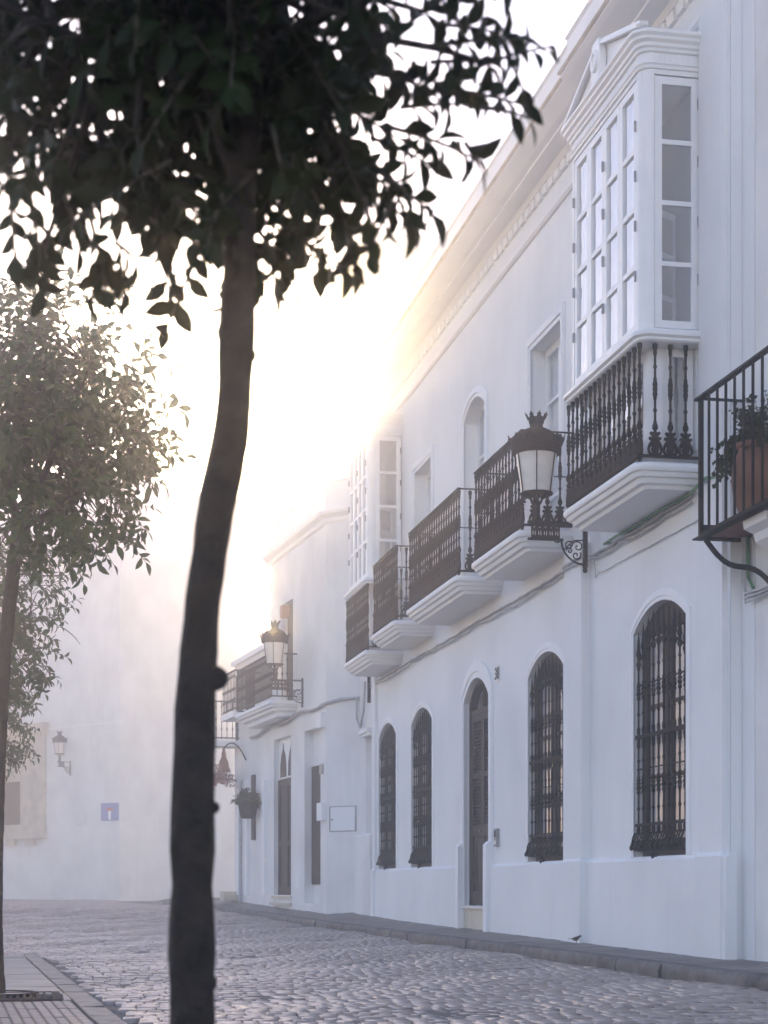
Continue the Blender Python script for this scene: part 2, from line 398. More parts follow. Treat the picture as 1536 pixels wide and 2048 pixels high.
# ------------------------------------------------------------------ the long white house
WX = 6.5
A = thing('house', (WX, 25, 0), 'long white two storey house with iron balconies, two glazed bays and an arched brown door', 'house')
mapA = lambda a, b, o: (WX - o, a, b)
YA0, YA1 = 16.0, 33.6
win_y = [fy(1374), fy(1128.5), fy(865), fy(793)]
WW = 1.60
ground_holes = [arch(y, y + WW, 1.13, 3.55, 3.80) for y in win_y]
dy0, dy1 = fy(981), fy(931)
door_hole = arch(dy0, dy1, .52, 3.56, 3.87)
b_y = [(16.70, 19.20), (20.95, 23.39), (24.20, 27.60), (28.48, 30.55), (31.02, 33.25)]   # balconies
up_rect1 = rect(21.45, 22.82, 5.15, 7.84); up_arch = arch(25.22, 26.50, 5.15, 7.80, 8.02); up_rect2 = rect(28.72, 30.02, 5.15, 7.84)
bay_holes = []
holes = ground_holes + [door_hole, up_rect1, up_arch, up_rect2] + bay_holes
wb = MB(); pierced(wb, mapA, rect(YA0, YA1, 0, 9.9), holes, 0, [.24] * 4 + [.22, .26, .26, .26])
wb.build('wall', 'wall', A)
# body behind the wall face, dark rooms behind the openings
MB().box(7.2, 15, YA0 - .3, YA1 + .02, 0, 10.2).build('house_body', 'wall', A)
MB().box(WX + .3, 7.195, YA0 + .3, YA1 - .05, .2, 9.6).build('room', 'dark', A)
MB().box(6.504, 7.19, YA0 - .003, YA0 + .25, 0, 10.1).build('end_wall', 'wall', A)
MB().box(6.53, 7.19, YA1 - .04, YA1 - .005, 0, 9.7).build('end_wall', 'wall', A)
# plinth in lengths between the openings
pl = MB(); edges = [YA0 - .06]
segs = [(YA0 - .06, win_y[0] - .02), ]
cuts = sorted([(y - .002, y + WW + .002) for y in win_y] + [(dy0 - .16, dy1 + .16)])
for k, (s0, s1) in enumerate([(YA0 - .05, dy0 - .15), (dy1 + .15, YA1)]):
    n = 24; rings = []
    for i in range(n + 1):
        y = s0 + (s1 - s0) * i / n
        rings.append([(WX + .05, y, 0), (WX - .075, y, 0), (WX - .068 + .006 * math.sin(i * 1.7), y, .6), (WX - .062, y, 1.085), (WX - .03, y, 1.12), (WX + .05, y, 1.122)])
    pl.loft(rings)
pl.build('plinth', 'wall', A, smooth=40)
def pilaster(y0, y1, z1, o=.11): MB().loft([[(WX + .02, y0, 0), (WX - o - .03, y0, 0), (WX - o - .03, y1, 0), (WX + .02, y1, 0)], [(WX + .02, y0, 1.10), (WX - o - .03, y0, 1.10), (WX - o - .03, y1, 1.10), (WX + .02, y1, 1.10)],
      [(WX + .02, y0 + .03, 1.14), (WX - o, y0 + .03, 1.14), (WX - o, y1 - .03, 1.14), (WX + .02, y1 - .03, 1.14)], [(WX + .02, y0 + .03, z1), (WX - o, y0 + .03, z1), (WX - o, y1 - .03, z1), (WX + .02, y1 - .03, z1)]]).build('pilaster', 'wall', A)
pilaster(16.05, 16.72, 9.4, .05); pilaster(20.27, 21.03, 4.86); pilaster(33.35, 33.66, 9.4, .06)
# string course, dentils, cornice, parapet
st = MB(); st.sweep([(WX + .02, 9.27), (WX - .03, 9.27), (WX - .055, 9.30), (WX - .055, 9.335), (WX - .03, 9.36), (WX + .02, 9.365)], 16.66, YA1)
st.build('string_course', 'trim', A)
co = MB()
def cornice(y0, y1, dx=0): co.sweep([(WX + .3, 9.74), (WX - .06, 9.74), (WX - .10, 9.80), (WX - .26, 9.815), (WX - .29, 9.82), (WX - .29, 9.85), (WX - .36, 9.87), (WX - .46 - dx, 9.93), (WX - .52 - dx, 9.965), (WX - .52 - dx, 9.985), (WX + .3, 9.985)], y0, y1)
cornice(19.6, YA1 + .02); cornice(15.9, 19.6, .06)
co.build('cornice', 'trim', A)
MB().sweep([(WX - .3, 9.987), (WX - .545, 9.987), (WX - .56, 10.0), (WX - .545, 10.035), (WX - .3, 10.035)], 19.6, YA1 + .03).sweep([(WX - .3, 9.988), (WX - .605, 9.988), (WX - .62, 10.0), (WX - .605, 10.036), (WX - .3, 10.036)], 15.85, 19.598).build('drip_edge', 'stain', A)
MB().sweep([(WX + .4, 10.038), (WX - .50, 10.038), (WX - .49, 10.30), (WX - .52, 10.33), (WX - .5, 10.36), (WX + .4, 10.38)], 19.5, YA1 + .03).sweep([(WX + .4, 10.04), (WX - .54, 10.04), (WX - .53, 10.33), (WX - .56, 10.36), (WX - .54, 10.40), (WX + .4, 10.42)], 15.85, 19.495).build('parapet', 'wall', A)
de = MB().loft([[(-.015, -.098, -.055), (.03, -.098, -.055), (.03, .098, -.055), (-.015, .098, -.055)], [(-.028, -.10, .048), (.03, -.10, .048), (.03, .10, .048), (-.028, .10, .048)]]).mesh('dentil', 'trim')
y = 16.95
while y < YA1 - .1: put('dentil', de, (WX - .03, y, 9.685), A); y += .27
# window and door surrounds
for nm, hole, dw, db in [('window_surround', h, .11, .12) for h in ground_holes]:
    a0, a1 = hole[0][0], hole[1][0]
    band(MB(), mapA, hole, arch(a0 - dw, a1 + dw, 1.13, 3.60, 3.80 + db), -.01, .022, .008).build(nm, 'trim', A, smooth=35)
band(MB(), mapA, door_hole, arch(dy0 - .17, dy1 + .17, .52, 3.70, 4.12), -.01, .05, .015).build('door_surround', 'trim', A, smooth=35)
for i in (0, 1):
    yb = dy0 - .19 if i == 0 else dy1 + .01
    MB().loft([[(WX + .02, yb, 0), (WX - .12, yb, 0), (WX - .12, yb + .18, 0), (WX + .02, yb + .18, 0)], [(WX + .02, yb, 1.40), (WX - .115, yb, 1.40), (WX - .115, yb + .18, 1.40), (WX + .02, yb + .18, 1.40)], [(WX + .02, yb + .02, 1.45), (WX - .07, yb + .02, 1.45), (WX - .07, yb + .16, 1.45), (WX + .02, yb + .16, 1.45)]]).build('door_jamb_base', 'trim', A)
for h in (up_rect1, up_rect2):
    (a0, _), (a1, _) = h[0], h[1]
    band(MB(), mapA, h, rect(a0 - .15, a1 + .15, 5.15, 8.01), -.01, .04).build('window_surround', 'trim', A)
a0, a1 = up_arch[0][0], up_arch[1][0]
band(MB(), mapA, up_arch, arch(a0 - .15, a1 + .15, 5.15, 7.90, 8.17), -.01, .04).build('window_surround', 'trim', A, smooth=35)

def frame_bars(mb, y0, y1, z0, z1, x0, x1, cols, rows, fw, mw):
    """casement frame on a wall plane: stiles, rails and glazing bars"""
    mb.box(x0, x1, y0, y0 + fw, z0, z1); mb.box(x0, x1, y1 - fw, y1, z0, z1)
    mb.box(x0 + .001, x1 - .001, y0 + fw, y1 - fw, z0, z0 + fw); mb.box(x0 + .001, x1 - .001, y0 + fw, y1 - fw, z1 - fw, z1)
    for i in range(1, cols): c = y0 + fw + (y1 - y0 - 2 * fw) * i / cols; mb.box(x0 + .002, x1 - .002, c - mw / 2, c + mw / 2, z0 + fw, z1 - fw)
    for j in range(1, rows): c = z0 + fw + (z1 - z0 - 2 * fw) * j / rows; mb.box(x0 + .004, x1 - .004, y0 + fw, y1 - fw, c - mw / 2, c + mw / 2)
    return mb
# upper balcony doors (white, in the deep openings)
for h in (up_rect1, up_arch, up_rect2):
    a0, a1 = h[0][0], h[1][0]; top = h[2][1] if len(h) > 4 else h[2][1]
    zt = 8.02 if len(h) > 4 else 7.84
    mb = MB(); frame_bars(mb, a0, (a0 + a1) / 2 - .002, 5.15, zt, WX + .19, WX + .25, 1, 4, .09, .04); frame_bars(mb, (a0 + a1) / 2 + .002, a1, 5.15, zt, WX + .19, WX + .25, 1, 4, .09, .04)
    o = mb.build('balcony_door', 'wood_w', A)
    MB().box(WX + .215, WX + .222, a0 + .05, a1 - .05, 5.2, zt - .05).build('pane', 'glass', o)
    MB().box(WX + .262, WX + .268, a0, a1, 5.15, zt).build('curtain', 'curtain', o)

# ---- ground floor windows: brown casements, curtains, wrought iron grilles
def grille_bar(top, seg=8):
    """turned iron bar of a window grille from the scroll band up to the spike; z is above the sill"""
    p = [(.011, .24), (.022, .26), (.024, .30), (.014, .33), (.022, .35), (.011, .37), (.011, .50), (.021, .52), (.011, .545), (.011, .66)]
    def bulb(z): return [(.012, z), (.022, z + .01), (.022, z + .03), (.013, z + .04), (.026, z + .06), (.026, z + .08), (.014, z + .095), (.027, z + .115), (.014, z + .135), (.026, z + .155), (.013, z + .175), (.021, z + .185), (.011, z + .20)]
    p += bulb(.68) + [(.011, 1.02), (.021, 1.04), (.011, 1.06), (.011, 1.17), (.021, 1.19), (.021, 1.25), (.015, 1.27), (.015, 1.33), (.021, 1.35), (.021, 1.39), (.011, 1.41), (.011, 1.53), (.021, 1.55), (.011, 1.57), (.011, 1.69)]
    p += bulb(1.70) + [(.011, 2.02), (.021, 2.04), (.011, 2.06), (.011, top - .40), (.024, top - .385), (.030, top - .36), (.018, top - .33), (.018, top - .29), (.030, top - .26), (.026, top - .23), (.020, top - .2), (.014, top - .1), (.003, top)]
    return MB().lathe(p, seg=seg).mesh('bar', 'iron', 40)
NB = 10; bar_top = [2.40 + .23 * math.sin(math.pi * (i + .5) / NB) ** .8 for i in range(NB)]
bar_me = [grille_bar(t) for t in bar_top[:NB // 2]]; bar_me += bar_me[::-1]
scr = MB()
for s in (-1, 1):
    pts = [(-.0 - .055 * t, s * (.02 + .028 * math.sin(t * 5.2)), .255 - .15 * t) for t in [i / 10 for i in range(11)]]
    scr.tube(pts, .010, 5)
scr.lathe([(.004, -.02), (.020, .0), (.022, .02), (.006, .045)], (-.055, 0, .085), 6)
scr = scr.mesh('scroll', 'iron', 50)
for wi, y0 in enumerate(win_y):
    y1 = y0 + WW; zb = 1.13
    fr = MB(); mid = (y0 + y1) / 2
    frame_bars(fr, y0 + .02, mid - .004, zb + .0, 3.6, WX + .095, WX + .145, 1, 3, .085, .04); frame_bars(fr, mid + .004, y1 - .02, zb + .0, 3.6, WX + .095, WX + .145, 1, 3, .10, .04)
    fr.prism(arch(y0, y1, 3.6, 3.61, 3.80)[1:], mapA, -.095, -.15)
    win = fr.build('window', 'wood', A)
    MB().box(WX + .118, WX + .122, y0 + .1, y1 - .1, zb + .1, 3.52).build('pane', 'dullglass', win)
    MB().box(WX + .150, WX + .156, y0 + .02, y1 - .02, zb, 3.7).build('curtain', 'muslin', win)
    gx = WX + .028
    gr = MB()
    for z, hh in ((1.30, .022), (.345, .016)): gr.box(gx - .018, gx + .018, y0 + .07, y1 + .005, zb + z - hh, zb + z + hh)
    # arched rail under the spikes
    pts = []
    for i in range(NB): pts.append((gx, y0 + .12 + i * (WW - .18) / (NB - 1), zb + bar_top[i] - .33))
    gr.tube([(gx, y0 - .0, pts[0][2] - .03)] + pts + [(gx, y1 - .03, pts[-1][2] - .05)], .014, 6)
    for z in (1.86, .95): gr.box(gx - .006, gx + .006, y0 + .06, y1 - .02, zb + z - .008, zb + z + .008)
    # basket: bulging box front at the foot
    prof = [(.02, .06), (-.03, .065), (-.055, .085), (-.07, .12), (-.06, .16), (-.035, .175), (.02, .18)]
    gr.loft([[(gx + x, yy, zb + z) for x, z in prof] for yy in (y0 + .05, y0 + .075, y1 + .0, y1 + .0 + .02)])
    gr.box(gx - .03, gx + .02, y0 + .0, y0 + .07, zb + 2.0, zb + 2.03)
    gri = gr.build('window_grille', 'iron', A, smooth=35)
    for i in range(NB):
        yy = y0 + .12 + i * (WW - .18) / (NB - 1)
        put('bar', bar_me[i], (gx, yy, zb), gri)
        put('scroll', scr, (gx - .03, yy, zb), gri)
    put('foot_ball', MB().lathe([(.004, -.075), (.03, -.06), (.042, -.03), (.03, 0), (.014, .01), (.014, .025)], seg=10).mesh('foot_ball', 'iron', 50), (gx - .05, mid + .1, zb + .035), gri)

# ---- arched louvred door
df = MB()
X0, X1 = WX + .07, WX + .15
mid = (dy0 + dy1) / 2; zt = 3.50
inn = arch(dy0 + .09, dy1 - .09, .52, 3.52, 3.79); band(df, mapA, inn, [(a, b) for a, b in door_hole], -.16, -.055, .01)
df.box(X0, X1, dy0 + .08, dy1 - .08, 3.36, 3.44)
door = df.build('door', 'wood', A)
MB().prism(arch(dy0 + .08, dy1 - .08, 3.44, 3.54, 3.78), mapA, -.125, -.13).build('fanlight', 'glass', door)
fl = MB()
for s in (0,): fl.box(X0 + .01, X1, mid - .02, mid + .02, 3.44, 3.74)
fl.build('glazing_bar', 'wood', door)
lv = MB().loft([[(-.028, -.2, -.018), (-.020, -.2, -.022), (.03, -.2, .016), (.022, -.2, .02)], [(-.028, .2, -.018), (-.020, .2, -.022), (.03, .2, .016), (.022, .2, .02)]]).mesh('louvre', 'wood')
for k in (0, 1):
    l0, l1 = (dy0 + .085, mid - .003) if k == 0 else (mid + .003, dy1 - .085)
    lf = MB(); fw = .085
    lf.box(X0 + .002, X1 - .012, l0, l0 + fw, .53, 3.355); lf.box(X0 + .002, X1 - .012, l1 - fw, l1, .53, 3.355)
    for z0, z1 in ((.53, .74), (1.55, 1.72), (2.42, 2.50), (3.26, 3.355)): lf.box(X0 + .004, X1 - .014, l0 + fw, l1 - fw, z0, z1)
    lf.box(X0 + .03, X1 - .02, l0 + fw, l1 - fw, .74, 1.55)
    c = (l0 + l1) / 2; hw = (l1 - l0) / 2 - fw
    for s in (-1, 1): lf.loft([[(X0 + .03, c + s * hw * .5 - hw * .36, .79), (X0 + .03, c + s * hw * .5 + hw * .36, .79), (X0 + .03, c + s * hw * .5 + hw * .36, 1.50), (X0 + .03, c + s * hw * .5 - hw * .36, 1.50)], [(X0 + .012, c + s * hw * .5 - hw * .2, .85), (X0 + .012, c + s * hw * .5 + hw * .2, .85), (X0 + .012, c + s * hw * .5 + hw * .2, 1.44), (X0 + .012, c + s * hw * .5 - hw * .2, 1.44)]])
    lf.box(X1 - .02, X1 - .015, l0 + fw, l1 - fw, 1.72, 3.26)
    leaf = lf.build('door_leaf', 'wood', door)
    for z0, z1 in ((1.74, 2.41), (2.52, 3.25)):
        n = round((z1 - z0) / .052)
        for i in range(n): put('louvre', lv, (X0 + .034, c, z0 + (i + .5) * (z1 - z0) / n), leaf, scale=(1, hw / .2, 1))
put('handle', MB().lathe([(.004, -.03), (.018, -.02), (.02, 0), (.012, .015), (.004, .02)], seg=8).mesh('handle', 'metal', 50), (X0 - .01, mid + .05, 1.62), door, rot=(0, R(90), 0))
zs = zw((dy0 + dy1) / 2)
MB().box(WX - .02, WX + .3, dy0 - .005, dy1 + .005, 0, .478).build('doorstep', 'sill', A)
MB().loft([[(WX + .25, dy0 - .02, .479), (WX - .06, dy0 - .02, .479), (WX - .06, dy1 + .02, .479), (WX + .25, dy1 + .02, .479)], [(WX + .25, dy0 - .02, .512), (WX - .065, dy0 - .02, .512), (WX - .065, dy1 + .02, .512), (WX + .25, dy1 + .02, .512)]]).build('threshold', 'tile', A)
# number tile and intercom beside the door
yn = fy(994.5, 6.49)
pq = MB().box(WX - .014, WX + .005, yn - .105, yn + .105, CAM_Z + 2.87, CAM_Z + 3.09).build('number_tile', 'tile', A)
tc = bpy.data.curves.new('numerals', 'FONT'); tc.body = '38'; tc.size = .235; tc.extrude = .002; tc.align_x = 'CENTER'; tc.align_y = 'CENTER'; tc.offset = .004
tc.materials.append(M['ink'])
to_ = bpy.data.objects.new('tmp', tc); COL.objects.link(to_); bpy.context.view_layer.update()
tm = bpy.data.meshes.new_from_object(to_.evaluated_get(bpy.context.evaluated_depsgraph_get())); bpy.data.objects.remove(to_)
put('numerals', tm, (WX - .0165, yn, CAM_Z + 2.975), pq, rot=(R(90), 0, R(-90)))
yi = fy(992.5, 6.47)
ic = MB().box(WX - .05, WX + .01, yi - .065, yi + .065, CAM_Z + .545, CAM_Z + .80).build('intercom', 'metal', A)
MB().box(WX - .056, WX - .049, yi - .04, yi + .04, CAM_Z + .68, CAM_Z + .77).build('speaker_panel', 'dark', ic)
MB().box(WX - .055, WX - .049, yi - .03, yi + .03, CAM_Z + .58, CAM_Z + .63).build('button', 'white', ic)

# ---- balconies: moulded white plate, turned iron balusters with palmette feet
def baluster_mesh(H, seg=8):
    k = H / 1.07
    z = lambda zp: (1215 - zp) / 1020 * 1.07 * k
    pr = [(.020, z(1050)), (.016, z(1000)), (.014, z(992)), (.030, z(970)), (.030, z(945)), (.018, z(925)), (.020, z(915)), (.0125, z(900)), (.0125, z(825)), (.023, z(805)), (.0125, z(785)), (.0125, z(710)), (.019, z(700)), (.019, z(680)), (.027, z(655)), (.020, z(635)), (.027, z(607)), (.020, z(590)), (.028, z(570)), (.019, z(540)), (.019, z(512)), (.0125, z(505)), (.0125, z(425)), (.022, z(405)), (.0125, z(385)), (.0125, z(300)), (.020, z(290)), (.018, z(255)), (.026, z(225)), (.026, z(200)), (.015, z(190))]
    mb = MB().lathe(pr, seg=seg)
    # palmette foot, lies in the local Y-Z plane
    half = [(0, .0), (.058, .0), (.074, .03), (.077, .065), (.068, .10), (.052, .128), (.040, .142), (.058, .150), (.066, .165), (.056, .180), (.040, .172), (.030, .185), (.046, .200), (.056, .216), (.044, .230), (.024, .222), (.0, .235)]
    inner = [(.0, .085), (.022, .082), (.040, .066), (.050, .04), (.046, .018), (.036, .012), (.030, .030), (.018, .012), (.0, .012)]
    out = half + [(-a, b) for a, b in half[-2:0:-1]]
    hol = [(a, b) for a, b in inner]
    h1 = [(.026, .030), (.036, .022), (.050, .030), (.056, .05), (.050, .072), (.036, .086), (.030, .08), (.040, .062), (.040, .044)]
    h2 = [(-a, b) for a, b in h1]
    for o in (-.010, .010): pierced(mb, lambda a, b, t: (t, a, b), out, [h1, h2], o, [0, 0])
    mb.loft([[(-.010, a, b) for a, b in out], [(.010, a, b) for a, b in out]], cap=False)
    for h in (h1, h2): mb.loft([[(-.010, a, b) for a, b in h], [(.010, a, b) for a, b in h]], cap=False)
    return mb.mesh('baluster', 'iron', 40)
def balcony(y0, y1, ztop, H, bal, rail, xf=5.80):
    s = MB()
    plate(s, y0, y1, xf, WX + .02, [(.03, ztop), (.005, ztop - .015), (-.0, ztop - .035), (.0, ztop - .065), (.012, ztop - .085), (.035, ztop - .09), (.04, ztop - .115), (.052, ztop - .135), (.085, ztop - .14), (.09, ztop - .165), (.105, ztop - .19), (.15, ztop - .2), (.165, ztop - .235)], .14)
    part = s.build('balcony', 'trim', A, smooth=35)
    zb = ztop + .075; xi, ya, yb = xf + .075, y0 + .075, y1 - .075
    r = MB(); r.box(xi - .028, xi + .028, ya - .028, yb + .028, zb - .022, zb); r.box(xi + .029, WX, ya - .028, ya + .028, zb - .022, zb - .001); r.box(xi + .029, WX, yb - .028, yb + .028, zb - .022, zb - .001)
    for yy in (ya, yb):
        r.lathe([(.03, -.075), (.022, -.07), (.014, -.055), (.028, -.04), (.018, -.022)], (xi, yy, zb), 8)
    zt = zb + H
    if rail:
        r.loft([[(xi - .03, ya - .03, zt - .004), (xi + .03, ya - .03, zt - .004), (xi + .03, yb + .03, zt - .004), (xi - .03, yb + .03, zt - .004)], [(xi - .024, ya - .024, zt + .018), (xi + .024, ya - .024, zt + .018), (xi + .024, yb + .024, zt + .018), (xi - .024, yb + .024, zt + .018)]])
        for yy in (ya, yb): r.box(xi + .031, WX + .01, yy - .022, yy + .022, zt, zt + .014)
        for yy in (ya, yb): r.box(xi + .01, WX + .01, yy - .006, yy + .006, zb + H * .52, zb + H * .52 + .012)
    r.build('railing', 'iron', part, smooth=30)
    n = max(6, round((yb - ya) / .155))
    for i in range(n + 1): put('baluster', bal, (xi, ya + (yb - ya) * i / n, zb), part)
    ne = 4 if rail else 4
    for yy in (ya, yb):
        for k in range(1, ne): put('baluster', bal, (xi + k * .158, yy, zb), part, rot=(0, 0, R(90)))
    return part
bal1 = baluster_mesh(1.09); bal2 = baluster_mesh(1.10)
for i, (y0, y1) in enumerate(b_y):
    bay = i in (0, 4)
    balcony(y0, y1, CAM_Z + (4.14 if bay else 4.30), 1.09 if bay else 1.12, bal1 if bay else bal2, not bay)

# ---- glazed bays over the end balconies
hinge = MB().box(-.012, .012, -.011, .011, -.05, .05).lathe([(.011, -.052), (.011, .052)], (-.014, 0, 0), 6).mesh('hinge', 'metal')
def bay(y0, y1, xf, npan):
    zl = CAM_Z + 5.31; zt0 = CAM_Z + 7.97
    b = MB()
    plate(b, y0 - .10, y1 + .10, xf - .085, WX + .01, [(.05, zl - .005), (.03, zl + .01), (.03, zl + .03), (.0, zl + .05), (.0, zl + .085), (.02, zl + .105), (.05, zl + .11), (.06, zl + .125)], .15)
    # frieze with two mouldings and the cornice
    plate(b, y0, y1, xf, WX + .01, [(.0, CAM_Z + 7.93), (.0, zt0 + .005), (-.02, zt0 + .01), (-.025, zt0 + .03), (-.012, zt0 + .04), (-.03, zt0 + .055), (-.028, zt0 + .07), (.0, zt0 + .075), (.0, zt0 + .165), (-.025, zt0 + .175), (-.03, zt0 + .20), (-.05, zt0 + .215), (-.055, zt0 + .245), (-.085, zt0 + .27), (-.09, zt0 + .295), (-.115, zt0 + .32), (-.115, zt0 + .345), (-.10, zt0 + .36), (.1, zt0 + .385)], .12)
    rad = .12; LO = .15
    def post(ym, sgn, xf, z0, z1):
        rg_ = []
        for z in (z0, z1):
            p = [(xf + .13, ym, z)]
            for i in range(7): a = math.pi / 2 * i / 6; p.append((xf + rad - rad * math.sin(a), ym + sgn * (rad - rad * math.cos(a)), z))
            p += [(xf, ym + sgn * .16, z), (xf + .06, ym + sgn * .16, z), (xf + .06, ym + sgn * .06, z), (xf + .13, ym + sgn * .06, z)]
            rg_.append(p)
        b.loft(rg_)
    post(y0, 1, xf, zl + .11, CAM_Z + 7.94); post(y1, -1, xf, zl + .11, CAM_Z + 7.94); post(y0 + LO, 1, xf + LO, CAM_Z + 4.1, zl + .01); post(y1 - LO, -1, xf + LO, CAM_Z + 4.1, zl + .01)
    # tongue-and-groove lines of the frieze and base panels
    n = int((y1 - y0 - .2) / .06)
    part = b.build('bay_window', 'wood_w', A, smooth=30)
    fz = MB()
    for i in range(n): yy = y0 + .12 + i * .06; fz.box(xf - .004, xf + .01, yy, yy + .045, zt0 + .082, zt0 + .16)
    for k in range(8): xx = xf + .12 + k * .06; fz.box(xx, xx + .045, y0 - .004, y0 + .01, zt0 + .082, zt0 + .16)
    fz.build('frieze_boards', 'wood_w', part, kind='stuff')
    # pediment with a medallion
    pz = zt0 + .365; yc = (y0 + y1) / 2; px0 = xf - .02
    pd = MB(); hp = .36
    for s in (-1, 1):
        a = (yc + s * ((y1 - y0) / 2 + .06), pz); c = (yc + s * .10, pz + hp)
        dv = Vector((c[0] - a[0], c[1] - a[1])).normalized(); nn = Vector((-dv.y, dv.x)); nn = nn if nn.y > 0 else -nn
        for w0, o0 in ((.065, .07), (.035, .10)):
            pd.prism([a, c, (c[0] + nn.x * w0, c[1] + nn.y * w0), (a[0] + nn.x * w0, a[1] + nn.y * w0)], lambda p, q, t: (px0 - t, p, q), -.06, o0 - .04)
    pd.prism([(yc - (y1 - y0) / 2, pz), (yc + (y1 - y0) / 2, pz), (yc + .1, pz + hp), (yc - .1, pz + hp)], lambda p, q, t: (px0 - t, p, q), -.05, -.01)
    pd.build('pediment', 'wood_w', part)
    oval = lambda r1, r2, n=16: [(yc + r1 * math.cos(2 * math.pi * i / n), pz + hp * .62 + r2 * math.sin(2 * math.pi * i / n)) for i in range(n)]
    me = MB().prism([(yc - .13, pz + .02), (yc + .13, pz + .02), (yc + .15, pz + .25), (yc + .10, pz + hp + .07), (yc - .10, pz + hp + .07), (yc - .15, pz + .25)], lambda p, q, t: (px0 - t, p, q), 0, .07)
    me.loft([[(px0 - .071, p, q) for p, q in oval(.085, .12)], [(px0 - .10, p, q) for p, q in oval(.075, .11)], [(px0 - .10, p, q) for p, q in oval(.055, .085)], [(px0 - .08, p, q) for p, q in oval(.045, .07)]])
    me.build('medallion', 'wood_w', part, smooth=40)
    # casements: front panels and the two ends, upper and lower lights
    X_, Y0_, Y1_ = xf, y0, y1
    for z0, z1, rows, li in ((CAM_Z + 5.455, CAM_Z + 7.915, 4, 0), (CAM_Z + 4.16, CAM_Z + 5.30, 1, LO)):
        xf, y0, y1 = X_ + li, Y0_ + li, Y1_ - li; ya, yb = y0 + .165, y1 - .165; pw = (yb - ya) / npan
        for k in range(npan):
            p0, p1 = ya + k * pw + .003, ya + (k + 1) * pw - .003
            c = MB(); frame_bars(c, p0, p1, z0, z1, xf + .005, xf + .055, 1, rows, .075, .05)
            c = c.build('casement', 'wood_w', part)
            for j in range(rows):
                hh = (z1 - z0 - .15) / rows; q0 = z0 + .075 + j * hh
                MB().box(xf + .030, xf + .034, p0 + .07, p1 - .07, q0 + .01, q0 + hh - .01).build('pane', 'bayglass', part)
            if rows == 4:
                for q in (.22, .42, .62, .82): put('hinge', hinge, (xf + .002, (p0 if k % 2 == 0 else p1), z0 + (z1 - z0) * q), part)
        for ye, sg in ((y0, 1), (y1, -1)):
            c = MB(); mpx = lambda x, y, z: (xf + y, ye + sg * x, z)
            fw = .075; e0, e1 = .135, WX - xf - .03
            c.box(.006, .05, e0, e0 + fw, z0, z1, mpx); c.box(.006, .05, e1 - fw, e1, z0, z1, mpx)
            for j in range(rows + 1):
                q = z0 + (z1 - z0 - fw) * j / rows + (0 if j in (0, rows) else .012); hh = fw if j in (0, rows) else .045
                c.box(.007, .049, e0 + fw, e1 - fw, q, q + hh, mpx)
            c = c.build('casement', 'wood_w', part)
            for j in range(rows):
                hh = (z1 - z0 - fw) / rows; q0 = z0 + fw / 2 + j * hh
                MB().box(.026, .030, e0 + fw - .01, e1 - fw + .01, q0 + .02, q0 + hh + .02, mpx).build('pane', 'endglass', part)
            if rows == 4:
                for q in (.2, .43, .67, .9): put('hinge', hinge, (WX - .035, ye - sg * .0, z0 + (z1 - z0) * q), part, rot=(0, 0, R(90)))
    xf, y0, y1 = X_, Y0_, Y1_; ya, yb = y0 + .165, y1 - .165
    MB().box(xf + .02, WX + .3, y0 + .05, y1 - .05, CAM_Z + 7.92, CAM_Z + 7.96).build('bay_ceiling', 'wood_w', part)
    # inner white balcony door and folded curtain seen through the glass
    MB().box(WX - .02, WX + .02, y0 + .1, y0 + .55, CAM_Z + 4.3, CAM_Z + 7.9).box(WX - .02, WX + .02, y1 - .55, y1 - .1, CAM_Z + 4.3, CAM_Z + 7.9).build('inner_wall', 'wall', part)
    for yy, sg in ((y0 + .30, 1), (y1 - .30, -1)):  # added frames: the slanting shape reflected in the end panes, built as shutters
        sh = MB(); m3 = lambda x, y, z, yy=yy, sg=sg: (xf + .20 + y * .8, yy + sg * (y * .45 + x), z)
        for q0, q1 in ((0, .05), (.36, .41)): sh.box(0, .03, q0, q1, CAM_Z + 5.45, CAM_Z + 6.75, m3)
        for z0, z1 in ((5.45, 5.52), (5.86, 5.91), (6.28, 6.33), (6.68, 6.75)): sh.box(.001, .029, .05, .36, CAM_Z + z0, CAM_Z + z1, m3)
        sh.build('added_shutter', 'wood_w', part)
    cu = MB(); n = 60; pts = [(xf + .12 + .018 * math.sin(i * 1.9) + .006 * math.sin(i * .7), ya + (yb - ya) * i / n) for i in range(n + 1)]
    cu.add([p for x, y in pts for p in ((x, y, CAM_Z + 5.5), (x, y, CAM_Z + 7.9))], [(2 * i, 2 * i + 2, 2 * i + 3, 2 * i + 1) for i in range(n)])
    cu.build('curtain', 'curtain', part, smooth=180)
bay(16.73, 19.10, 5.88, 4); bay(31.10, 33.12, 5.88, 4)

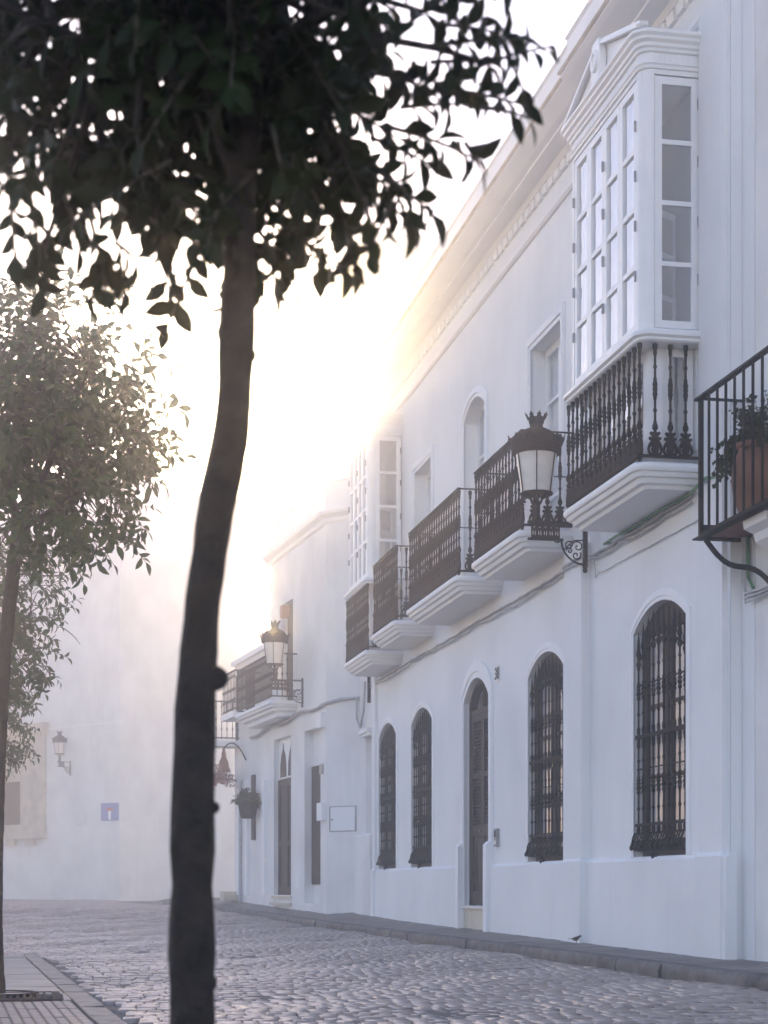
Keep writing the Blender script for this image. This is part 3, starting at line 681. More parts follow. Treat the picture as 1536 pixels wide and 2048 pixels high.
# narrow set-back strip of wall with a blind door at the far end of the house
sw = MB(); hole = rect(fy(741), fy(729), 1.75, CAM_Z + 2.9)
pierced(sw, mapA, rect(YA1 + .03, 36.2, 0, 8.3), [hole], -.02, [.12]); sw.build('side_wall', 'wall2', A)
MB().box(WX + .14, WX + .2, hole[0][0] - .01, hole[1][0] + .01, 1.7, CAM_Z + 2.95).build('blind_door', 'wood_w', A)
MB().box(WX - .10, WX + .03, hole[0][0] - .12, hole[1][0] + .12, CAM_Z + 2.96, CAM_Z + 3.04).box(WX - .06, WX + .03, hole[0][0] - .08, hole[1][0] + .08, CAM_Z + 2.90, CAM_Z + 2.959).build('door_hood', 'trim', A)
MB().loft([[(WX + .03, YA1 + .1, 0), (WX - .09, YA1 + .1, 0), (WX - .09, 36.1, 0), (WX + .03, 36.1, 0)], [(WX + .03, YA1 + .1, 1.78), (WX - .085, YA1 + .1, 1.78), (WX - .085, 36.1, 1.78), (WX + .03, 36.1, 1.78)], [(WX + .03, YA1 + .1, 1.83), (WX - .03, YA1 + .1, 1.83), (WX - .03, 36.1, 1.83), (WX + .03, 36.1, 1.83)]]).build('side_plinth', 'wall2', A)

# ------------------------------------------------------------------ neighbour house on the near side
B = thing('house', (6.62, 13, 0), 'plain white wall with a tiled iron balcony holding a jar, next to the long house', 'house')
BX = 6.62
MB().box(BX, 15, 2.0, 15.69, 0, 13).build('wall', 'wall2', B)
MB().box(BX - .004, 7.19, 15.70, 15.99, 0, 10.0).build('corner_strip', 'wall', B)
bx0 = 6.17; by1 = 15.95; bz = CAM_Z + 3.27; bh = 1.27
bb = MB()
bb.box(bx0, BX, by1 - .04, by1, bz - .02, bz + .10); bb.box(bx0 - .0, bx0 + .04, 13.4, by1 - .041, bz - .02, bz + .025); bb.box(BX - .06, BX - .001, 13.4, by1 - .041, bz - .02, bz + .03)
bb.box(bx0 - .05, bx0 + .05, 13.3, by1 + .05, bz - .035, bz - .021); bb.box(bx0 + .051, BX, by1 - .05, by1 + .04, bz - .034, bz - .022)
balB = bb.build('balcony', 'iron2', B)
MB().loft([[(bx0 - .035, 13.3, bz + bh), (bx0 + .03, 13.3, bz + bh), (bx0 + .03, by1 + .05, bz + bh), (bx0 - .035, by1 + .05, bz + bh)], [(bx0 - .03, 13.3, bz + bh + .025), (bx0 + .022, 13.3, bz + bh + .025), (bx0 + .022, by1 + .045, bz + bh + .025), (bx0 - .03, by1 + .045, bz + bh + .025)]]).box(bx0 + .031, BX, by1 - .04, by1 + .0, bz + bh + .002, bz + bh + .02).build('handrail', 'iron2', balB)
barm = MB().lathe([(.014, .0), (.014, bh)], seg=8).mesh('bar', 'iron2', 50); barc = MB().box(-.02, .02, -.02, .02, .0, bh).mesh('bar', 'iron2')
put('bar', barc, (bx0 + .01, by1 - .02, bz), balB)
y = by1 - .235
while y > 13.4: put('bar', barm, (bx0 + .005, y, bz), balB); y -= .205
tile_me = MB().loft([[(-.068, -.14, -.012), (.068, -.14, -.012), (.068, .14, -.012), (-.068, .14, -.012)], [(-.068, -.14, .012), (.068, -.14, .012), (.068, .14, .012), (-.068, .14, .012)]]).mesh('floor_tile', 'brick')
for i in range(9):
    for k in range(3): put('floor_tile', tile_me, (bx0 + .105 + k * .14, by1 - .2 - i * .288, bz - .004), balB)
# curved strut under the balcony
p0 = at(1412, 1080, 16.9); p3 = Vector((BX - .01, 15.12, CAM_Z + 2.60)); pts = []
for i in range(13):
    t = i / 12; q = p0.lerp(p3, t); q.z += .07 * math.sin(2 * math.pi * t) * -1; pts.append(q)
MB().tube(pts, .026, 8).build('strut', 'iron2', balB, smooth=50)
cb = MB(); ys_ = [14.0, 14.95]
prof = [(BX + .01, bz - .04), (bx0 + .06, bz - .04), (bx0 + .07, bz - .11), (bx0 + .16, bz - .15), (bx0 + .18, bz - .22), (bx0 + .30, bz - .30), (BX + .01, bz - .40)]
cb.loft([[(x, y, z) for x, z in prof] for y in (14.55, 15.05)]).build('corbel', 'trim', B)

# terracotta jar with a straggling plant on that balcony
pc = Vector((6.39, 15.17, bz + .012))
pot = thing('flower_pot', pc, 'large terracotta jar standing behind the black balcony bars', 'pot')
MB().lathe([(.095, 0), (.115, .01), (.150, .09), (.182, .19), (.200, .30), (.203, .38), (.192, .48), (.165, .56), (.140, .60), (.138, .625), (.162, .64), (.166, .675), (.14, .68), (.12, .62)], (pc.x, pc.y, pc.z), 28).build('jar', 'terra', pot, smooth=35)

# ------------------------------------------------------------------ leaves and trees
def leaf_mesh(L, W, curl, fold, mname, name='leaf'):
    """one leaf from its stalk at the origin along +Y, folded on the midrib and curled down"""
    st = [(0, .02), (.12, .35), (.35, .92), (.6, .95), (.82, .55), (1.0, .02)]; vs = []
    for t, wd in st:
        z = -curl * L * t * t; y = L * t * (1 - .15 * curl * t)
        vs += [(-W / 2 * wd, y, z + fold * W * wd), (0, y, z), (W / 2 * wd, y, z + fold * W * wd)]
    fs = []
    for i in range(len(st) - 1):
        a = 3 * i; fs += [(a, a + 1, a + 4, a + 3), (a + 1, a + 2, a + 5, a + 4)]
    return vs, fs
def basis(dirv, nrm):
    y = dirv.normalized(); x = y.cross(nrm); x = x.normalized() if x.length > 1e-4 else y.orthogonal().normalized(); z = x.cross(y)
    return Matrix((x, y, z)).transposed()
class Foliage:
    """twigs and leaves gathered for one plant: the leaves that show largest become parts, the rest one mesh"""
    def __init__(s, seed, L, W, m):
        s.rg = random.Random(seed); s.m = m; s.L = L; s.shapes = []; s.leaves = []; s.tw = MB()
        for k in range(5): s.shapes.append(leaf_mesh(L * s.rg.uniform(.9, 1.1), W * s.rg.uniform(.9, 1.12), s.rg.uniform(.1, .5), s.rg.uniform(.1, .3), m))
    def rv(s): 
        while True:
            v = Vector((s.rg.uniform(-1, 1), s.rg.uniform(-1, 1), s.rg.uniform(-1, 1)))
            if .05 < v.length < 1: return v.normalized()
    def shoot(s, p0, p1, n, droop=.25, r=.004, first=.15, show=0):
        rg = s.rg; p0, p1 = Vector(p0), Vector(p1); ax = p1 - p0; L = ax.length; ax = ax.normalized()
        pts = [p0.lerp(p1, t) + Vector((0, 0, -droop * L * .3 * t * t)) for t in (0, .33, .66, 1)]
        s.tw.tube(pts, [r, r * .85, r * .65, r * .4], 5)
        u = ax.orthogonal().normalized(); v = ax.cross(u); a = rg.uniform(0, 6.28)
        for i in range(n):
            t = first + (1 - first) * (i + rg.uniform(0, .6)) / n; t = min(t, 1)
            base = p0.lerp(p1, t) + Vector((0, 0, -droop * L * .3 * t * t)); a += 2.4 + rg.uniform(-.4, .4)
            out = u * math.cos(a) + v * math.sin(a)
            spread = .9 if i < n - 1 else .15
            d = (ax * rg.uniform(.35, .8) + out * spread + Vector((0, 0, -droop * rg.uniform(.4, 1.4)))).normalized()
            nr = (ax * .9 + Vector((0, 0, .6)) + s.rv() * .5)
            s.leaves.append((base, basis(d, nr), rg.uniform(.72, 1.12), rg.randrange(5), show))
    def build(s, root, n_parts, score, leafname='leaf', mass='crown', twname='twigs'):
        me_lib = []
        for vs, fs in s.shapes:
            me_lib.append(MB().add(vs, fs).mesh(leafname, s.m, 180, False))
        order = sorted(range(len(s.leaves)), key=lambda i: score(s.leaves[i]))
        o = wpos(root); V = []; Fc = []
        for k, i in enumerate(order):
            b, mtx, sc, sh, _ = s.leaves[i]
            if k < n_parts:
                ob = put(leafname, me_lib[sh], None, root); ob.matrix_local = Matrix.Translation(b - o) @ mtx.to_4x4() @ Matrix.Scale(sc, 4)
            else:
                vs, fs = s.shapes[sh]; q = len(V)
                V += [tuple(b + mtx @ (Vector(p) * sc)) for p in vs]; Fc += [tuple(x + q for x in f) for f in fs]
        if V:
            mb = MB(); mb.v = V; mb.f = Fc; mb.build(mass, s.m, root, smooth=180, fix=False, kind='stuff')
        s.tw.build(twname, 'twig', root, fix=False, kind='stuff')
def in_view(p, marg=30):
    d = p.x * ST + p.y * CT
    if d < .5: return None
    px = 768 + F_PX * (p.x * CT - p.y * ST) / d; py = 1771 - F_PX * (p.z - CAM_Z) / d
    return (px, py, d) if -marg < px < 1536 + marg and -marg < py < 2048 + marg else None
def bez(a, b, c, n=6): return [a.lerp(b, t).lerp(b.lerp(c, t), t) for t in [i / n for i in range(n + 1)]]

def orange_tree(base, trunk, cc, rad, nshoot, nleaf, L, W, m, seed, label, top_rs, extra=(), limbs=9, flat=-.55, spikes=0, clip=None):
    """trunk: list of (point, radius); cc, rad: crown centre and radii"""
    root = thing('orange_tree', base, label, 'tree', 'clipped orange trees along the footpath'); rg = random.Random(seed)
    tb = MB(); pts = [p for p, r in trunk]; rs = [r for p, r in trunk]
    # resample the trunk finely with knobbly bark
    P = []; Q = []
    for (a, ra), (b, rb) in zip(trunk, trunk[1:]):
        n = max(2, int((b - a).length / .05))
        for i in range(n): t = i / n; P.append(a.lerp(b, t)); Q.append((ra + (rb - ra) * t) * (1 + rg.uniform(-.05, .05)))
    P.append(pts[-1]); Q.append(rs[-1])
    # soften the polyline
    for _ in range(3): P = [P[0]] + [(P[i - 1] + P[i] * 2 + P[i + 1]) / 4 for i in range(1, len(P) - 1)] + [P[-1]]
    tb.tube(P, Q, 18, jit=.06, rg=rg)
    fork = pts[-1]; fo = Foliage(seed, L, W, m); ends = []
    lb = MB()
    for i in range(limbs):
        a = 2 * math.pi * i / limbs + rg.uniform(-.3, .3); el = rg.uniform(.1, 1.0)
        e = cc + Vector((math.cos(a) * rad.x * .62, math.sin(a) * rad.y * .62, rad.z * (el - .45)))
        st = fork + Vector((0, 0, -rg.uniform(0, .15)))
        mid = (st + e) / 2 + Vector((0, 0, -.08)) + Vector((rg.uniform(-.06, .06), rg.uniform(-.06, .06), 0))
        B_ = bez(st, mid, e, 7); lb.tube(B_, [top_rs * (1 - .72 * k / 7) for k in range(8)], 8, jit=.04, rg=rg); ends += B_[2:]
    for i in range(nshoot):
        v = fo.rv() * (rg.random() ** .42); q = cc + Vector((v.x * rad.x, v.y * rad.y, max(flat, v.z) * rad.z))
        if clip and clip(q): continue
        lump = .12 * math.sin(v.x * 7 + seed) * math.sin(v.y * 6 + 1) + .1 * math.sin(v.z * 8 + seed * 2); q += v * lump
        near_ = min(ends, key=lambda e: (e - q).length)
        dirv = ((q - cc) * .9 + (q - near_) * .6 + fo.rv() * .35 + Vector((0, 0, .1)))
        dirv = dirv.normalized() * rg.uniform(.16, .34) * L / .09
        if i % 2 == 0 and (near_ - q).length > .05: lb.tube(bez(near_, (near_ + q) / 2 + fo.rv() * .05, q, 3), [.008, .007, .006, .004], 5)
        fo.shoot(q - dirv * .25, q + dirv * .75, nleaf, droop=rg.uniform(.05, .5))
    for p0, p1, n, dr in extra: fo.shoot(p0, p1, n, droop=dr, r=.0045, first=.1, show=1)
    for i in range(spikes):
        v = fo.rv(); v.z = -abs(v.z) * .8; q = cc + Vector((v.x * rad.x, v.y * rad.y, v.z * rad.z * .7)); e = q + (v + Vector((0, 0, -.7))).normalized() * rg.uniform(.2, .4)
        lb.tube(bez(q, (q + e) / 2 + fo.rv() * .05, e, 4), [.007, .006, .005, .004, .002], 5)
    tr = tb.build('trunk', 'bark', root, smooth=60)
    lb.build('limbs', 'bark', root, smooth=60, kind='stuff')
    def score(lf):
        iv = in_view(lf[0]); 
        if iv is None: return 100 + rg.random()
        return iv[2] + (-3 if lf[4] else 0)
    fo.build(root, 300, score)
    return root, tr

# nearest tree, its trunk fills the left third of the street
D1 = 3.0
tp = [(384, 2270, 50), (384, 2048, 47), (384, 1900, 45), (384, 1780, 43.5), (386, 1620, 43), (388, 1480, 41), (392, 1356, 41), (400, 1244, 37), (412, 1150, 36), (424, 1056, 37), (440, 980, 37), (455, 920, 37), (464, 860, 35), (469, 760, 34), (475, 660, 34), (476, 600, 33), (478, 500, 32), (481, 400, 30), (486, 280, 29), (488, 150, 28), (490, 20, 28)]
sc1 = D1 / F_PX
trunk1 = [(at(x, y, D1), r * sc1) for x, y, r in tp]
trunk1[0] = (Vector((trunk1[0][0].x, trunk1[0][0].y, 0)), trunk1[0][1] * 1.15)
def P1(x, y, dd=0): return at(x, y, D1 + dd)
ex = []
for a, b, n, dr, dd in [((x0, y0 - 35), (x1, y1 - 35), n, dr, dd) for (x0, y0), (x1, y1), n, dr, dd in [((840, 130), (1040, 95), 11, .3, -.1), ((1000, 110), (1050, 210), 4, .5, -.1), ((860, 160), (960, 150), 6, .3, 0), ((850, 60), (900, 20), 6, .2, 0), ((800, 250), (930, 235), 8, .2, .1), ((900, 215), (1050, 230), 9, .35, -.05), ((960, 250), (1065, 255), 4, .6, -.05), ((780, 290), (960, 330), 12, .5, 0), ((930, 320), (965, 370), 3, .8, 0), ((740, 310), (860, 350), 9, .4, .1),
                        ((760, 380), (870, 450), 11, .5, 0), ((720, 400), (830, 470), 11, .6, .05), ((700, 350), (800, 420), 10, .4, .1), ((790, 440), (745, 500), 4, 1.0, 0), ((730, 430), (745, 520), 4, 1.2, 0),
                        ((560, 430), (575, 560), 9, .8, .1), ((535, 520), (555, 600), 7, .8, .05), ((520, 500), (590, 590), 7, .7, .1), ((620, 380), (590, 480), 8, .8, 0), ((590, 350), (640, 430), 9, .6, .1),
                        ((180, 470), (215, 590), 10, .8, 0), ((200, 540), (185, 610), 5, 1.0, .05), ((230, 520), (290, 560), 5, .5, 0), ((240, 560), (250, 610), 4, .9, .1), ((60, 430), (80, 520), 7, .9, 0), ((20, 420), (30, 530), 6, .9, .1), ((140, 450), (160, 520), 6, .8, .05), ((300, 470), (330, 510), 6, .6, 0), 
                        ((350, 430), (420, 470), 9, .5, -.1), ((250, 430), (330, 460), 9, .5, .1), ((90, 400), (150, 440), 8, .5, .1), ((0, 370), (60, 420), 8, .5, 0), ((660, 300), (720, 360), 9, .5, .1), ((650, 230), (800, 300), 12, .3, .15), ((740, 180), (850, 200), 10, .3, .1), ((430, 420), (520, 440), 10, .4, .25)]]:
    ex.append((P1(a[0], a[1], dd), P1(b[0], b[1], dd), n, dr))
cc1 = at(395, -40, D1 + .05)
T1, tr1 = orange_tree((trunk1[0][0].x, trunk1[0][0].y, 0), trunk1, cc1, Vector((.425, .48, .49)), 440, 11, .057, .028, 'leaf', 11, 'closest orange tree, its dark bowed trunk crossing the street and its crown overhead', .030, ex, flat=-.62, clip=lambda q: (in_view(q, 400) or (0, 0, 0))[0] > 850)
def knob(p, dirv, r, l):
    a = basis(dirv, Vector((0, 0, 1))); prof = [(1.25, -.4), (1.1, 0), (.95, .45), (.7, .8), (.35, 1.0), (.05, 1.05)]
    MB().loft([[p + a @ Vector((k * r * math.cos(t * math.pi / 5), h * l, k * r * 1.2 * math.sin(t * math.pi / 5))) for t in range(10)] for k, h in prof]).build('knot', 'bark', T1, smooth=60)
Rt = Vector((CT, -ST, 0))
knob(at(428, 1356, D1), Rt + Vector((0, 0, -.1)), 21 * sc1, 27 * sc1); knob(at(422, 1616, D1), Rt + Vector((0, 0, .2)), 11 * sc1, 17 * sc1); knob(at(424, 1965, D1), Rt, 13 * sc1, 10 * sc1)
knob(at(508, 710, D1 - .01), Rt, 9 * sc1, 5 * sc1)


# second tree, at the picture edge
D2 = 13.5; sc2 = D2 / F_PX
tp = [(-6, 1985, 15), (-8, 1850, 13), (-6, 1700, 12), (-2, 1560, 12), (4, 1420, 12), (10, 1300, 13), (20, 1200, 14), (30, 1110, 13), (36, 1040, 12)]
trunk2 = [(at(x, y, D2), r * sc2) for x, y, r in tp]; trunk2[0] = (Vector((trunk2[0][0].x, trunk2[0][0].y, 0)), trunk2[0][1] * 1.1)
P2 = lambda x, y, dd=0: at(x, y, D2 + dd)
ex = []
for a, b, n, dr, dd in [((280, 690), (370, 745), 7, .2, 0), ((300, 760), (375, 825), 6, .3, 0), ((230, 640), (310, 690), 8, .1, .1), ((230, 600), (280, 560), 6, 0, 0), ((200, 620), (260, 590), 9, .1, .1), ((60, 640), (60, 570), 7, 0, .1), ((90, 620), (100, 570), 5, .1, -.1), ((0, 620), (10, 590), 5, .1, .1), ((240, 950), (280, 850), 8, .1, 0), ((270, 880), (340, 870), 7, .3, 0), ((120, 1060), (170, 1150), 8, .8, 0), ((180, 1060), (230, 1120), 7, .6, .1), ((190, 1000), (240, 1060), 6, .5, 0), ((60, 1060), (90, 1110), 6, .8, -.1), ((110, 690), (130, 640), 6, .1, 0), ((290, 820), (350, 800), 6, .3, .1)]:
    ex.append((P2(*a, dd), P2(*b, dd), n, dr))
T2, _ = orange_tree((trunk2[0][0].x, trunk2[0][0].y, 0), trunk2, at(85, 850, D2 + .05), Vector((.86, .88, .93)), 560, 10, .116, .052, 'leaf2', 23, 'orange tree by the iron tree grate, loose leafy crown hanging over the footpath', .028, ex, flat=-.85, spikes=14)
# third and fourth trees of the row
for k, (D, cx, cy, rx, rz, seed, lab, par) in enumerate([(20.5, -40, 1230, .92, 1.0, 31, 'hazy orange tree standing behind the tree at the iron grate, small dark crown', 300), (28.0, -62, 1440, .95, .95, 37, 'faintest orange tree of the row, low in the haze near the far white wall', 300)]):
    s_ = D / F_PX; b0 = at(-45, 1771 + (CAM_Z - zr(D)) / D * F_PX, D)
    tk = [(Vector((b0.x, b0.y, zr(b0.y))), .06), (at(-45, 1600, D), .052), (at(-42, 1450, D), .05), (at(cx, cy + 70, D), .045)]
    orange_tree((b0.x, b0.y, zr(b0.y)), tk, at(cx, cy, D), Vector((rx, rx, rz)), 360, 10, .115, .054, 'leaf2', seed, lab, .022, (), flat=-.85, spikes=4)
# plant in the jar
pl_ = thing('potted_plant', pc + Vector((0, 0, .6)), 'straggling green plant with small round leaves growing in the terracotta jar', 'plant')
fo = Foliage(51, .048, .042, 'herb'); top = pc + Vector((0, 0, .62)); prg = random.Random(9)
for i in range(120):
    a = prg.uniform(0, 6.28); e = top + Vector((.17 * math.cos(a) * prg.uniform(.2, 1.0), .42 * math.sin(a) * prg.uniform(.2, 1) , prg.uniform(.02, .50)))
    fo.shoot(top + Vector((prg.uniform(-.06, .06), prg.uniform(-.06, .06), 0)), e, 12, droop=.3, r=.003)
for i in range(22): fo.shoot(top + Vector((0, .1, .16)), top + Vector((prg.uniform(-.15, .05), prg.uniform(.35, .72), prg.uniform(-.10, .26))), 16, droop=.6, r=.003)
fo.build(pl_, 200, lambda l: l[0].y * -1, mass='foliage', twname='stems')

# iron tree grate and soil
gx0, gx1, gy0, gy1 = -.85, .02, 12.92, 13.92; tx, ty = trunk2[0][0].x, trunk2[0][0].y
gt = thing('tree_grate', (tx, ty, 0), 'dark cast iron grate let into the footpath round the second orange tree', 'tree grate')
fr = MB(); z0, z1 = -.02, .016
fr.box(gx0, gx1 + .22, gy0, gy0 + .06, z0, z1); fr.box(gx0, gx1 + .22, gy1 - .06, gy1, z0, z1); fr.box(gx0, gx0 + .06, gy0 + .061, gy1 - .061, z0, z1); fr.box(gx1 + .16, gx1 + .22, gy0 + .061, gy1 - .061, z0, z1)
fr.build('grate_frame', 'iron2', gt)
x = gx0 + .1
while x < gx1 + .14:
    h = .30 ** 2 - (x - tx) ** 2
    if h > 0:
        hh = math.sqrt(h)
        for a, b in ((gy0 + .062, ty - hh), (ty + hh, gy1 - .062)):
            if b - a > .02: MB().box(x, x + .022, a, b, z0, z1 - .002).build('grate_bar', 'iron2', gt)
    else: MB().box(x, x + .022, gy0 + .062, gy1 - .062, z0, z1 - .002).build('grate_bar', 'iron2', gt)
    x += .048
rg_ = MB(); n = 28
rg_.loft([[(tx + r * math.cos(2 * math.pi * i / n), ty + r * math.sin(2 * math.pi * i / n), z) for i in range(n)] for r, z in ((.27, z0), (.27, z1 + .004), (.31, z1 + .004), (.31, z0))], cap=False).build('grate_ring', 'iron2', gt)
MB().add([(gx0, gy0, -.008), (gx1 + .22, gy0, -.008), (gx1 + .22, gy1, -.008), (gx0, gy1, -.008)], [(0, 1, 2, 3)]).build('tree_pit', 'soil', kind='structure')

# ------------------------------------------------------------------ street lanterns
def lantern_head(root, c):
    """c: point at the top of the pedestal"""
    x, y, z = c
    hd = MB()
    hd.lathe([(.165, .30), (.19, .305), (.19, .325), (.16, .325)], (x, y, z), 24)                       # lower ring
    for i in range(6):
        a = math.pi * 2 * (i + .25) / 6; hd.tube([(x + .18 * math.cos(a), y + .18 * math.sin(a), z + .31), (x + .245 * math.cos(a), y + .245 * math.sin(a), z + .78)], .008, 5)
    hd.lathe([(.25, .765), (.275, .77), (.29, .79), (.29, .87), (.275, .89), (.25, .89)], (x, y, z), 28)
    hd.lathe([(.285, .88), (.262, .93), (.225, .985), (.17, 1.035), (.11, 1.065), (.075, 1.075), (.075, 1.12), (.085, 1.13), (.09, 1.17), (.10, 1.19), (.06, 1.19)], (x, y, z), 24)
    f = hd.build('lamp_housing', 'iron', root, smooth=35)
    MB().lathe([(.172, .326), (.236, .764)], (x, y, z), 24).build('lamp_glass', 'frost', root, smooth=60)
    # crown of cresting round the eaves and finial crown on top
    cr = MB()
    def crest(r, z0, n, h, lean):
        for i in range(n):
            a0 = 2 * math.pi * i / n; w = math.pi / n * .95
            tri = [(a0 - w, 0, 0), (a0 + w, 0, 0), (a0 + w * .45, .45, lean * .4), (a0 + w * .7, .62, lean * .6), (a0 + w * .3, .66, lean * .66), (a0, 1.0, lean), (a0 - w * .3, .66, lean * .66), (a0 - w * .7, .62, lean * .6), (a0 - w * .45, .45, lean * .4)]
            cr.loft([[(x + (r + l + o) * math.cos(a), y + (r + l + o) * math.sin(a), z + z0 + h * t) for a, t, l in tri] for o in (0, .008)])
    crest(.287, .86, 12, .115, .05); crest(.098, 1.175, 8, .075, .035)
    cr.build('cresting', 'iron', root, kind='stuff')
    pd = MB()
    pd.lathe([(.055, 0), (.06, .02), (.045, .03), (.045, .19), (.055, .20), (.05, .22), (.03, .235), (.03, .30)], (x, y, z), 12)
    for i in range(4):
        a = math.pi / 2 * i + .5; ca, sa = math.cos(a), math.sin(a)
        pd.tube([(x + r * ca, y + r * sa, z + h) for r, h in ((.045, .19), (.075, .22), (.10, .27), (.15, .295), (.19, .285), (.205, .262), (.19, .245), (.175, .258))], .010, 5)
    pd.build('pedestal', 'iron', root, smooth=40)
def lantern(P, ax, arm, label, cutwork=True):
    """P: point on the wall; ax: unit vector out from the wall; arm: reach"""
    root = thing('street_lantern', P, label, 'street lantern', 'iron street lanterns on brackets')
    P = Vector(P); ax = Vector(ax); sd_ = Vector((-ax.y, ax.x, 0)); m3 = lambda a, s, z: P + ax * a + sd_ * s + Vector((0, 0, z))
    lantern_head(root, m3(arm, 0, .08))
    br = MB(); T = .022
    br.box(-.01, arm + .1, -T - .01, T + .01, .055, .082, m3); br.box(.28, arm + .1, -T, T, -.14, -.115, m3)
    # cut-work cheek between the two bars
    nn = 5
    for i in range(nn):
        a0 = .32 + (arm + .06 - .32) * i / nn; a1 = .32 + (arm + .06 - .32) * (i + 1) / nn; w = a1 - a0
        cx_ = (a0 + a1) / 2
        out = [(a0, -.115), (a1, -.115), (a1, .055), (a0, .055)]
        h1 = [(cx_ - w * .34, -.07), (cx_ - w * .1, -.095), (cx_ - w * .06, -.04), (cx_ - w * .25, -.02)]; h2 = [(2 * cx_ - a, b) for a, b in h1][::-1]
        h3 = [(cx_ - w * .3, .03), (cx_, -.01), (cx_ + w * .3, .03), (cx_, .038)]
        for o in (-.012, .012): pierced(br, lambda a, b, t: m3(a, t, b), out, [h1, h2, h3], o, [0, 0, 0])
    # scrolled knee under the inner end
    br.tube([m3(.30 * math.cos(t) + .0 if 0 else .30 - .30 * (1 - math.cos(t)), 0, -.13 - .28 * math.sin(t)) for t in [i * math.pi / 2 / 8 for i in range(9)]], .012, 5)
    def spiral(a, z, r, s, t0):
        br.tube([m3(a + s * r * (1 - i / 16) * math.cos(t0 + i * .55), 0, z + r * (1 - i / 16) * math.sin(t0 + i * .55)) for i in range(15)], .009, 5)
    spiral(.10, -.20, .075, 1, 0); spiral(.12, -.30, .06, 1, 2.5); spiral(.205, -.19, .055, -1, 1); spiral(.20, -.25, .04, 1, 0)
    br.tube([m3(.02, 0, -.12), m3(.15, 0, -.13), m3(.28, 0, -.25)], .008, 5); br.tube([m3(.30, 0, -.13), m3(.35, 0, -.16), m3(.38, 0, -.145)], .010, 5)
    br.box(-.01, .03, -.035, .035, -.44, .12, m3); br.lathe([(.02, -.50), (.03, -.47), (.02, -.44)], m3(.012, 0, 0), 8)
    br.build('bracket', 'iron', root, smooth=40)
    return root
lantern((WX - .115, 20.10, CAM_Z + 4.14), (-1, 0, 0), .60, 'large iron street lantern with frosted glass between the glazed bay and the second balcony')

# ------------------------------------------------------------------ cables
def cable(pts, r, m, label, name='cable', cat='cable', group=None):
    return tag(MB().tube(pts, r, 6).build(name, m, smooth=60), label, cat, group)
def wall_run(y0, y1, z, sag, n, X=WX - .035, jit=.012, seed=1):
    q = random.Random(seed); return [Vector((X + q.uniform(-.006, .006), y0 + (y1 - y0) * i / n, z + q.uniform(-jit, jit) - sag * math.sin(math.pi * (i * 4 / n % 1)))) for i in range(n + 1)]
za = CAM_Z + 3.865
def bump_out(pts):
    for p in pts:
        if 20.15 < p.y < 21.15: p.x = WX - .14
    return pts
bund = bump_out(wall_run(16.9, 34.2, za, .02, 60))
cable(bund, .016, 'pvc', 'grey cable run along the long white house beneath the balconies')
cable(bump_out(wall_run(16.9, 34.2, za - .05, .035, 60, jit=.016, seed=4)), .011, 'pvc', 'thin sagging cable just under the grey cable on the long house')
cable([Vector((WX - .03, 20.05, za - .02)), Vector((WX - .03, 20.0, za - .3)), Vector((WX - .02, 19.9, CAM_Z + 3.62))] + wall_run(19.8, 16.1, CAM_Z + 3.60, .0, 14, X=WX - .02, jit=.006, seed=6), .006, 'pvc', 'thin cable below the first balcony, above the nearest barred window')
cable([at(1200, 1103, 20.7), at(1235, 1085, 20.2)] + [Vector((WX - .06, 19.6 - i * .45, za + .02 + .01 * math.sin(i * 2))) for i in range(7)] + [Vector((WX - .09, 16.4, za + .06)), Vector((BX - .05, 15.95, za + .0)), Vector((BX - .04, 15.80, za - .35)), Vector((BX - .04, 15.76, za - 1.0)), Vector((BX - .05, 15.62, za - 1.12))], .017, 'green', 'green conduit climbing the wall and turning down beside the black balcony', 'conduit', 'conduit')
for k in range(3):
    z = CAM_Z + 2.72 - k * .045
    cable([Vector((BX - .05, 15.86 - k * .03, za - .5)), Vector((BX - .05, 15.86 - k * .03, z + .12)), Vector((BX - .06, 15.78, z)), Vector((BX - .05, 15.3, z - .02 + .02 * k)), Vector((BX - .05, 14.6, z + .03)), Vector((BX - .04, 13.6, z + .02))], .018 - k * .004, 'pvc', ['thick grey pipe bending along the wall under the black balcony', 'middle grey cable of the bundle under the black balcony', 'thinnest lowest cable of the bundle under the black balcony'][k])

# ------------------------------------------------------------------ corner house beyond
C0 = Vector((5.96, 36.03)); CE = Vector((-.0925, .9957)); CN = Vector((-.9957, -.0925))
def mC(t, z, o): return (C0.x + CE.x * t + CN.x * o, C0.y + CE.y * t + CN.y * o, z)
def ct(px):
    """distance along the corner house's street front of a pixel column, and its depth"""
    rx, ry = ST + (px - 768) / F_PX * CT, CT - (px - 768) / F_PX * ST
    det = rx * -CE.y + CE.x * ry; d = (C0.x * -CE.y + CE.x * C0.y) / det
    t = (rx * d - C0.x) * CE.x + (ry * d - C0.y) * CE.y; return t, d
def cz(px, py): return CAM_Z + (1771 - py) / F_PX * ct(px)[1]
Ch = thing('house', (C0.x + .6, C0.y + 3, 0), 'white corner house with rounded parapet, dark panelled door and lantern balcony, half lost in haze', 'house')
t_end = ct(540)[0]
dA, dB = ct(582)[0], ct(548)[0]; wA, wB = ct(641)[0], ct(609)[0]; uA, uB = ct(586)[0], ct(562)[0]
z_d0, z_d1 = cz(565, 1790), cz(565, 1475); z_w0, z_w1 = cz(625, 1812), cz(625, 1458)
h_d = rect(dA, dB, z_d0, z_d1); h_w = rect(wA, wB, z_w0 + .05, z_w1); zbal = cz(560, 1416); h_u = rect(uA, uB, zbal + .02, cz(573, 1205))
ztopC = cz(620, 988)
wc = MB(); pierced(wc, lambda a, b, o: mC(a, b, o), rect(0, t_end, 0, ztopC), [h_d, h_w, h_u], 0, [.14, .19, .2])
Q0 = (6.52, 35.35)
